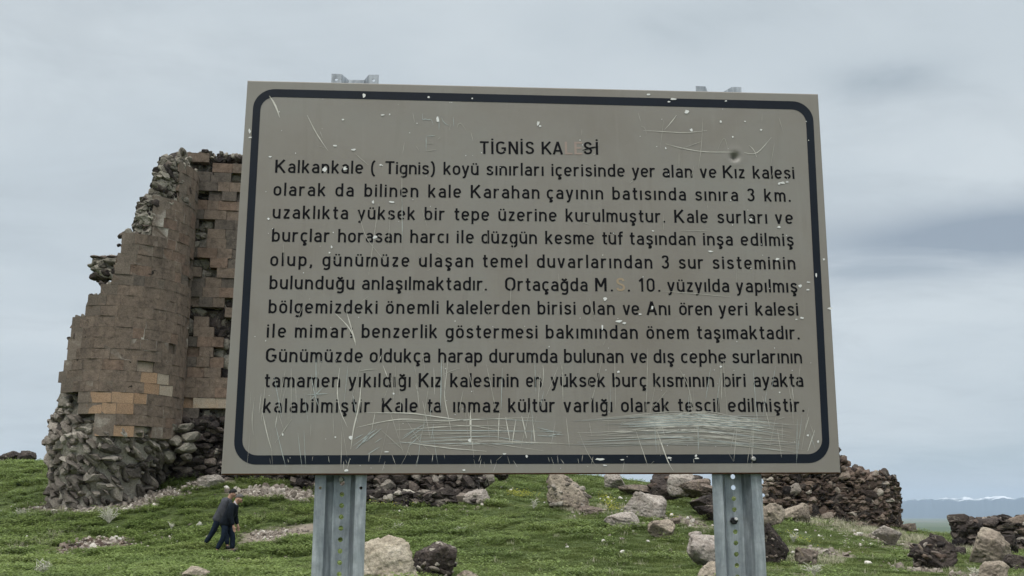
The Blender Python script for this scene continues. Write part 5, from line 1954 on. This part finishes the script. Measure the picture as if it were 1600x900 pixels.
def dry_weed(px, py, w, h, seed, label, n=16):
    g_ = np.random.default_rng(seed)
    f_ = hit(px, py)
    s_ = f_[1] / F
    mb_ = MB()
    for _ in range(n):
        a_ = g_.uniform(0, 6.28)
        sp_ = g_.uniform(.15, 1) * w * s_ * .5
        hh = h * s_ * g_.uniform(.45, 1.0)
        d_ = np.array([math.cos(a_), math.sin(a_) * .7, 0])
        pts = [np.zeros(3), d_ * sp_ * .3 + [0, 0, hh * .5], d_ * sp_ * .75 + [0, 0, hh * .85], d_ * sp_ + [0, 0, hh * g_.uniform(.8, 1.0)]]
        tube(mb_, pts, .011, .006)
        for q in range(3):
            b_ = pts[2] * (.6 + .2 * q)
            e_ = b_ + np.array([g_.normal(0, .08), g_.normal(0, .06), g_.uniform(.02, .1)])
            tube(mb_, [b_, (b_ + e_) / 2 + [0, 0, .01], e_], .008, .005)
    o_ = mb_.build('dry_weed', M['drystem'])
    o_.location = f_ - np.array([0, 0, .02])
    return tag(o_, label, 'dry weed', 'dry weeds standing in the grass')


dry_weed(170, 818, 46, 28, 71, 'widest bleached dry weed, in front of the tall tower', 24)
dry_weed(30, 812, 26, 20, 72, 'bleached dry weed at the left edge near the skyline rocks')
dry_weed(64, 902, 34, 26, 73, 'bleached dry weed in the bottom left corner')
dry_weed(620, 829, 16, 12, 74, 'small bleached dry weed in the grass right of the left signpost', 8)
dry_weed(833, 797, 16, 18, 75, 'thin dry weed beside the yellow flowers under the sign', 8)
dry_weed(1240, 850, 22, 20, 76, 'pale dry weed right of the rock pillar', 10)
dry_weed(1272, 900, 24, 18, 77, 'dry weed at the bottom edge below the leaning brown slab', 10)
dry_weed(268, 828, 12, 12, 78, 'tiny dry weed in the grass left of the walkers', 6)
dry_weed(1525, 900, 30, 12, 79, 'dry weed at the bottom edge right of the dark masonry chunk', 10)
dry_weed(720, 832, 30, 8, 80, 'low straw-coloured dry weed in the grass under the sign', 10)

M['yellow'] = plain_mat('yellow_petals', (.46, .44, .05), .7, .2, var=.2, scale=30)
g_ = np.random.default_rng(91)
mb = MB()
for px, py, rx, ry, n in ((815, 777, 22, 4, 170), (800, 774, 12, 3, 60), (950, 787, 12, 8, 140), (958, 800, 10, 6, 80), (605, 792, 34, 4, 40), (1052, 815, 14, 5, 30), (1243, 845, 10, 10, 50)):
    c0 = hit(px, py)
    e0 = hit(px, py - ry)
    ey = max(.3, abs(e0[1] - c0[1]))
    ex_ = rx * c0[1] / F
    for _ in range(n):
        q = g_.normal(0, .55, 2)
        x_, y_ = c0[0] + q[0] * ex_, c0[1] + q[1] * ey
        z_ = float(zg(x_, y_)) + g_.uniform(.10, .22)
        s_ = g_.uniform(.010, .022)
        v_, f_ = ICO[1]
        mb.add(v_ * np.array([s_, s_, s_ * .45]) + np.array([x_, y_, z_]), f_)
tag(mb.build('wildflowers', M['yellow']), 'patches of tiny yellow wildflowers among the rocks', 'wildflowers', kind='stuff')

# ------------------------------------------------------------------ the two walkers
M['skin'] = plain_mat('skin', (.46, .27, .20), .6, .3, var=.1)
M['jacket_navy'] = plain_mat('navy_jacket', (.010, .013, .018), .9, .1, var=.35, scale=12)
M['jacket_grey'] = plain_mat('grey_jacket', (.066, .068, .078), .9, .1, var=.25, scale=12)
M['trousers'] = plain_mat('blue_trousers', (.013, .020, .034), .9, .1, var=.3, scale=10)
M['shoe'] = plain_mat('black_shoe', (.010, .010, .011), .5, .3, var=.2)
M['hair_dark'] = plain_mat('dark_hair', (.012, .011, .011), .7, .2, var=.3)
M['hair_grey'] = plain_mat('grey_hair', (.10, .092, .088), .7, .2, var=.3)
M['shirt'] = plain_mat('pale_collar', (.6, .6, .62), .8, .2, var=.1)


def skin_mesh(name, verts, edges, radii, mat, parent, sub=2, root_i=0):
    me_ = bpy.data.meshes.new(name)
    me_.from_pydata([tuple(v_) for v_ in verts], edges, [])
    o_ = bpy.data.objects.new(name, me_)
    COL.objects.link(o_)
    o_.modifiers.new('skin', 'SKIN')
    for i, r_ in enumerate(radii):
        rr_ = r_ if isinstance(r_, tuple) else (r_, r_)
        me_.skin_vertices[0].data[i].radius = rr_
        me_.skin_vertices[0].data[i].use_root = i in (root_i if isinstance(root_i, tuple) else (root_i,))
    s_ = o_.modifiers.new('sub', 'SUBSURF')
    s_.levels = s_.render_levels = sub
    bpy.context.view_layer.update()
    dg = bpy.context.evaluated_depsgraph_get()
    out = bpy.data.meshes.new_from_object(o_.evaluated_get(dg))
    out.name = name
    o_.modifiers.clear()
    o_.data = out
    bpy.data.meshes.remove(me_)
    out.materials.clear()
    out.materials.append(mat)
    out.polygons.foreach_set('use_smooth', [True] * len(out.polygons))
    o_.parent = parent
    return o_


def person(name, px, py, J, jacket, hair, label, scale=1.0, collar=True, hair_low=False):
    f_ = hit(px, py)
    root = empty(name, f_, label, 'person', 'two people walking over the hilltop')
    J = {k: np.array(v_, float) * scale for k, v_ in J.items()}
    J['head'] = J['head'] - (J['head'] - J['neck']) * .22
    V_, E_, R_l, ix = [], [], [], {}

    def add(k, p, r_, par=None):
        ix[k] = len(V_)
        V_.append(p)
        R_l.append(r_)
        if par is not None:
            E_.append((ix[par], ix[k]))
    add('pelvis', J['pelvis'], .125)
    add('belly', J['belly'], .10, 'pelvis')
    add('chest', J['chest'], .07, 'belly')
    add('neck', J['neck'], .072, 'chest')
    hd = J['head'] - J['neck']
    add('jaw', J['neck'] + hd * .55, .088, 'neck')
    add('skull', J['head'], .112, 'jaw')
    add('crown', J['head'] + hd * .45, .085, 'skull')
    for s in 'lr':
        add('sh' + s, J['sh' + s], .04, 'chest')
        add('el' + s, J['el' + s], .046, 'sh' + s)
        add('wr' + s, J['wr' + s], .030, 'el' + s)
        hv = (J['ha' + s] - J['wr' + s])
        L_ = np.linalg.norm(hv)
        hv /= L_
        add('pa' + s, J['wr' + s] + hv * .075, .030, 'wr' + s)
        side = np.array([1.0, 0, 0]) - hv * hv[0]
        side /= np.linalg.norm(side)
        for q, (o_, ln) in enumerate(((-.024, .075), (-.008, .085), (.008, .08), (.022, .062))):
            k1 = 'f%d%s' % (q, s)
            add(k1, J['wr' + s] + hv * .105 + side * o_, .010, 'pa' + s)
            add(k1 + 'm', J['wr' + s] + hv * (.105 + ln * .55) + side * (o_ + .006), .009, k1)
            add(k1 + 't', J['wr' + s] + hv * (.105 + ln * .9) + side * (o_ + .022), .007, k1 + 'm')
        add('th' + s, J['wr' + s] + hv * .055 + side * .042, .011, 'pa' + s)
        add('tt' + s, J['wr' + s] + hv * .095 + side * .058, .009, 'th' + s)
        add('hi' + s, J['hi' + s], .08, 'pelvis')
        add('kn' + s, J['kn' + s], .062, 'hi' + s)
        add('an' + s, J['an' + s], .034, 'kn' + s)
        add('to' + s, J['an' + s] + (J['to' + s] - J['an' + s]) * .55, .022, 'an' + s)
    body = skin_mesh('body', V_, E_, R_l, M['skin'], root)
    fwd = np.array([1.0, 0, 0])
    # face: nose, ears and eyes sit on the head as one small mesh of features
    up = hd / np.linalg.norm(hd)
    fw = fwd - up * (fwd @ up)
    fw /= np.linalg.norm(fw)
    sd = np.cross(up, fw)
    fm_ = MB()
    v1, f1 = ICO[2]
    H_ = J['head']
    B3 = np.stack([fw, sd, up], 1)

    def blob(c_, s_, m_):
        fm_.add((v1 * np.array(s_)) @ B3.T + H_ + B3 @ np.array(c_), f1, m_)
    blob((.098, 0, -.02), (.022, .014, .024), 0)
    for e_ in (-1, 1):
        blob((.086, .032 * e_, .012), (.010, .013, .008), 1)
        blob((.0, .092 * e_, -.012), (.018, .010, .030), 0)
        blob((.084, .034 * e_, .032), (.010, .018, .005), 1)
    blob((.086, 0, -.062), (.010, .025, .007), 2)
    fm_.build('face', [M['skin'], M['hair_dark'], M['ashlar_red']], root, smooth=True)
    # hair: a cap over the back and top of the head
    hm = MB()
    v4, f4 = ICO[4]
    lim_ = -.15 if not hair_low else -.35
    sel = (v4[:, 2] - .95 * v4[:, 0]) > lim_ + .30
    vv = v4 * np.array([.108, .104, .118]) * (1 + .03 * vnoise(v4[:, 0] * 9, v4[:, 1] * 9, v4[:, 2] * 9, 3))[:, None] + np.array([-.012, 0, .022])
    hm.add(vv @ B3.T + H_, [q for q in f4 if sel[q].all()])
    hm.build('hair', hair, root, smooth=True)
    # jacket
    V_, E_, R_l, ix = [], [], [], {}
    add('hem', J['pelvis'] + (J['pelvis'] - J['belly']) * .9, (.205, .19))
    add('hips', J['pelvis'] + (J['pelvis'] - J['belly']) * .1, (.20, .18), 'hem')
    add('waist', J['belly'], (.180, .155), 'hips')
    add('ch', J['chest'], (.205, .175), 'waist')
    add('nk', J['chest'] + (J['neck'] - J['chest']) * .95, (.105, .10), 'ch')
    for s in 'lr':
        add('s' + s, J['sh' + s] + (J['chest'] + np.array([0, 0, .06]) - J['sh' + s]) * .75, .12)
        add('t' + s, J['sh' + s] + np.array([0, 0, .012]), .105, 's' + s)
        add('e' + s, J['el' + s], .075, 't' + s)
        add('w' + s, J['wr' + s], .052, 'e' + s)
    skin_mesh('jacket', V_, E_, R_l, jacket, root, root_i=(0, ix['sl'], ix['sr']))
    if collar:
        cm = MB()
        th = np.linspace(-2.2, 2.2, 14)
        n0 = J['neck'] - (J['neck'] - J['chest']) * .12
        pts = [n0 + B3 @ np.array([.082 * math.cos(a_), .075 * math.sin(a_), -.035 * math.cos(a_)]) for a_ in th]
        tube(cm, pts, .018, .018, 6)
        cm.build('collar', M['shirt'], root, smooth=True)
    V_, E_, R_l, ix = [], [], [], {}
    add('pv', J['pelvis'], (.125, .115))
    add('wt', J['pelvis'] + (J['belly'] - J['pelvis']) * .5, (.10, .09), 'pv')
    for s in 'lr':
        add('h' + s, J['hi' + s], .112, 'pv')
        add('k' + s, J['kn' + s], .080, 'h' + s)
        add('a' + s, J['an' + s] + np.array([0, 0, .02]), .064, 'k' + s)
    skin_mesh('trousers', V_, E_, R_l, M['trousers'], root)
    for s in 'lr':
        d_ = J['to' + s] - J['an' + s]
        heel = J['an' + s] + np.array([-.05 * np.sign(d_[0]), 0, -.045])
        skin_mesh('shoe', [heel, J['an' + s] + d_ * .45 + np.array([0, 0, -.02]), J['to' + s] + d_ * .15], [(0, 1), (1, 2)], [.062, .070, .050], M['shoe'], root)
    return root


JA = dict(pelvis=(0, 0, .84), belly=(.06, 0, 1.0), chest=(.15, 0, 1.19), neck=(.235, 0, 1.345), head=(.325, 0, 1.46),
          shl=(.15, .19, 1.25), ell=(.16, .24, .98), wrl=(.24, .22, .75), hal=(.27, .21, .62),
          shr=(.15, -.19, 1.25), elr=(.16, -.25, .98), wrr=(.25, -.23, .74), har=(.28, -.22, .60),
          hil=(.0, .09, .80), knl=(.16, .10, .46), anl=(.17, .10, .10), tol=(.31, .11, .04),
          hir=(.0, -.09, .80), knr=(-.02, -.10, .44), anr=(-.19, -.10, .10), tor=(-.06, -.10, .04))
JB = dict(pelvis=(0, 0, .88), belly=(.07, 0, 1.06), chest=(.17, 0, 1.28), neck=(.28, 0, 1.45), head=(.36, 0, 1.57),
          shl=(.17, .20, 1.35), ell=(.20, .25, 1.06), wrl=(.30, .22, .83), hal=(.33, .21, .70),
          shr=(.17, -.20, 1.35), elr=(.14, -.26, 1.06), wrr=(.20, -.24, .82), har=(.22, -.23, .69),
          hil=(.0, .09, .84), knl=(.2, .10, .50), anl=(.24, .10, .09), tol=(.38, .11, .035),
          hir=(.0, -.09, .84), knr=(-.14, -.10, .47), anr=(-.34, -.10, .14), tor=(-.21, -.10, .04))
person('person', 351, 866, JA, M['jacket_navy'], M['hair_grey'], 'stooped person in a dark navy jacket and pale collar walking right, nearer of the two', 1.0, True, False)
person('person', 340, 858.5, JB, M['jacket_grey'], M['hair_dark'], 'person in a grey jacket with dark hair striding right, behind the person in navy', .96, False, True)
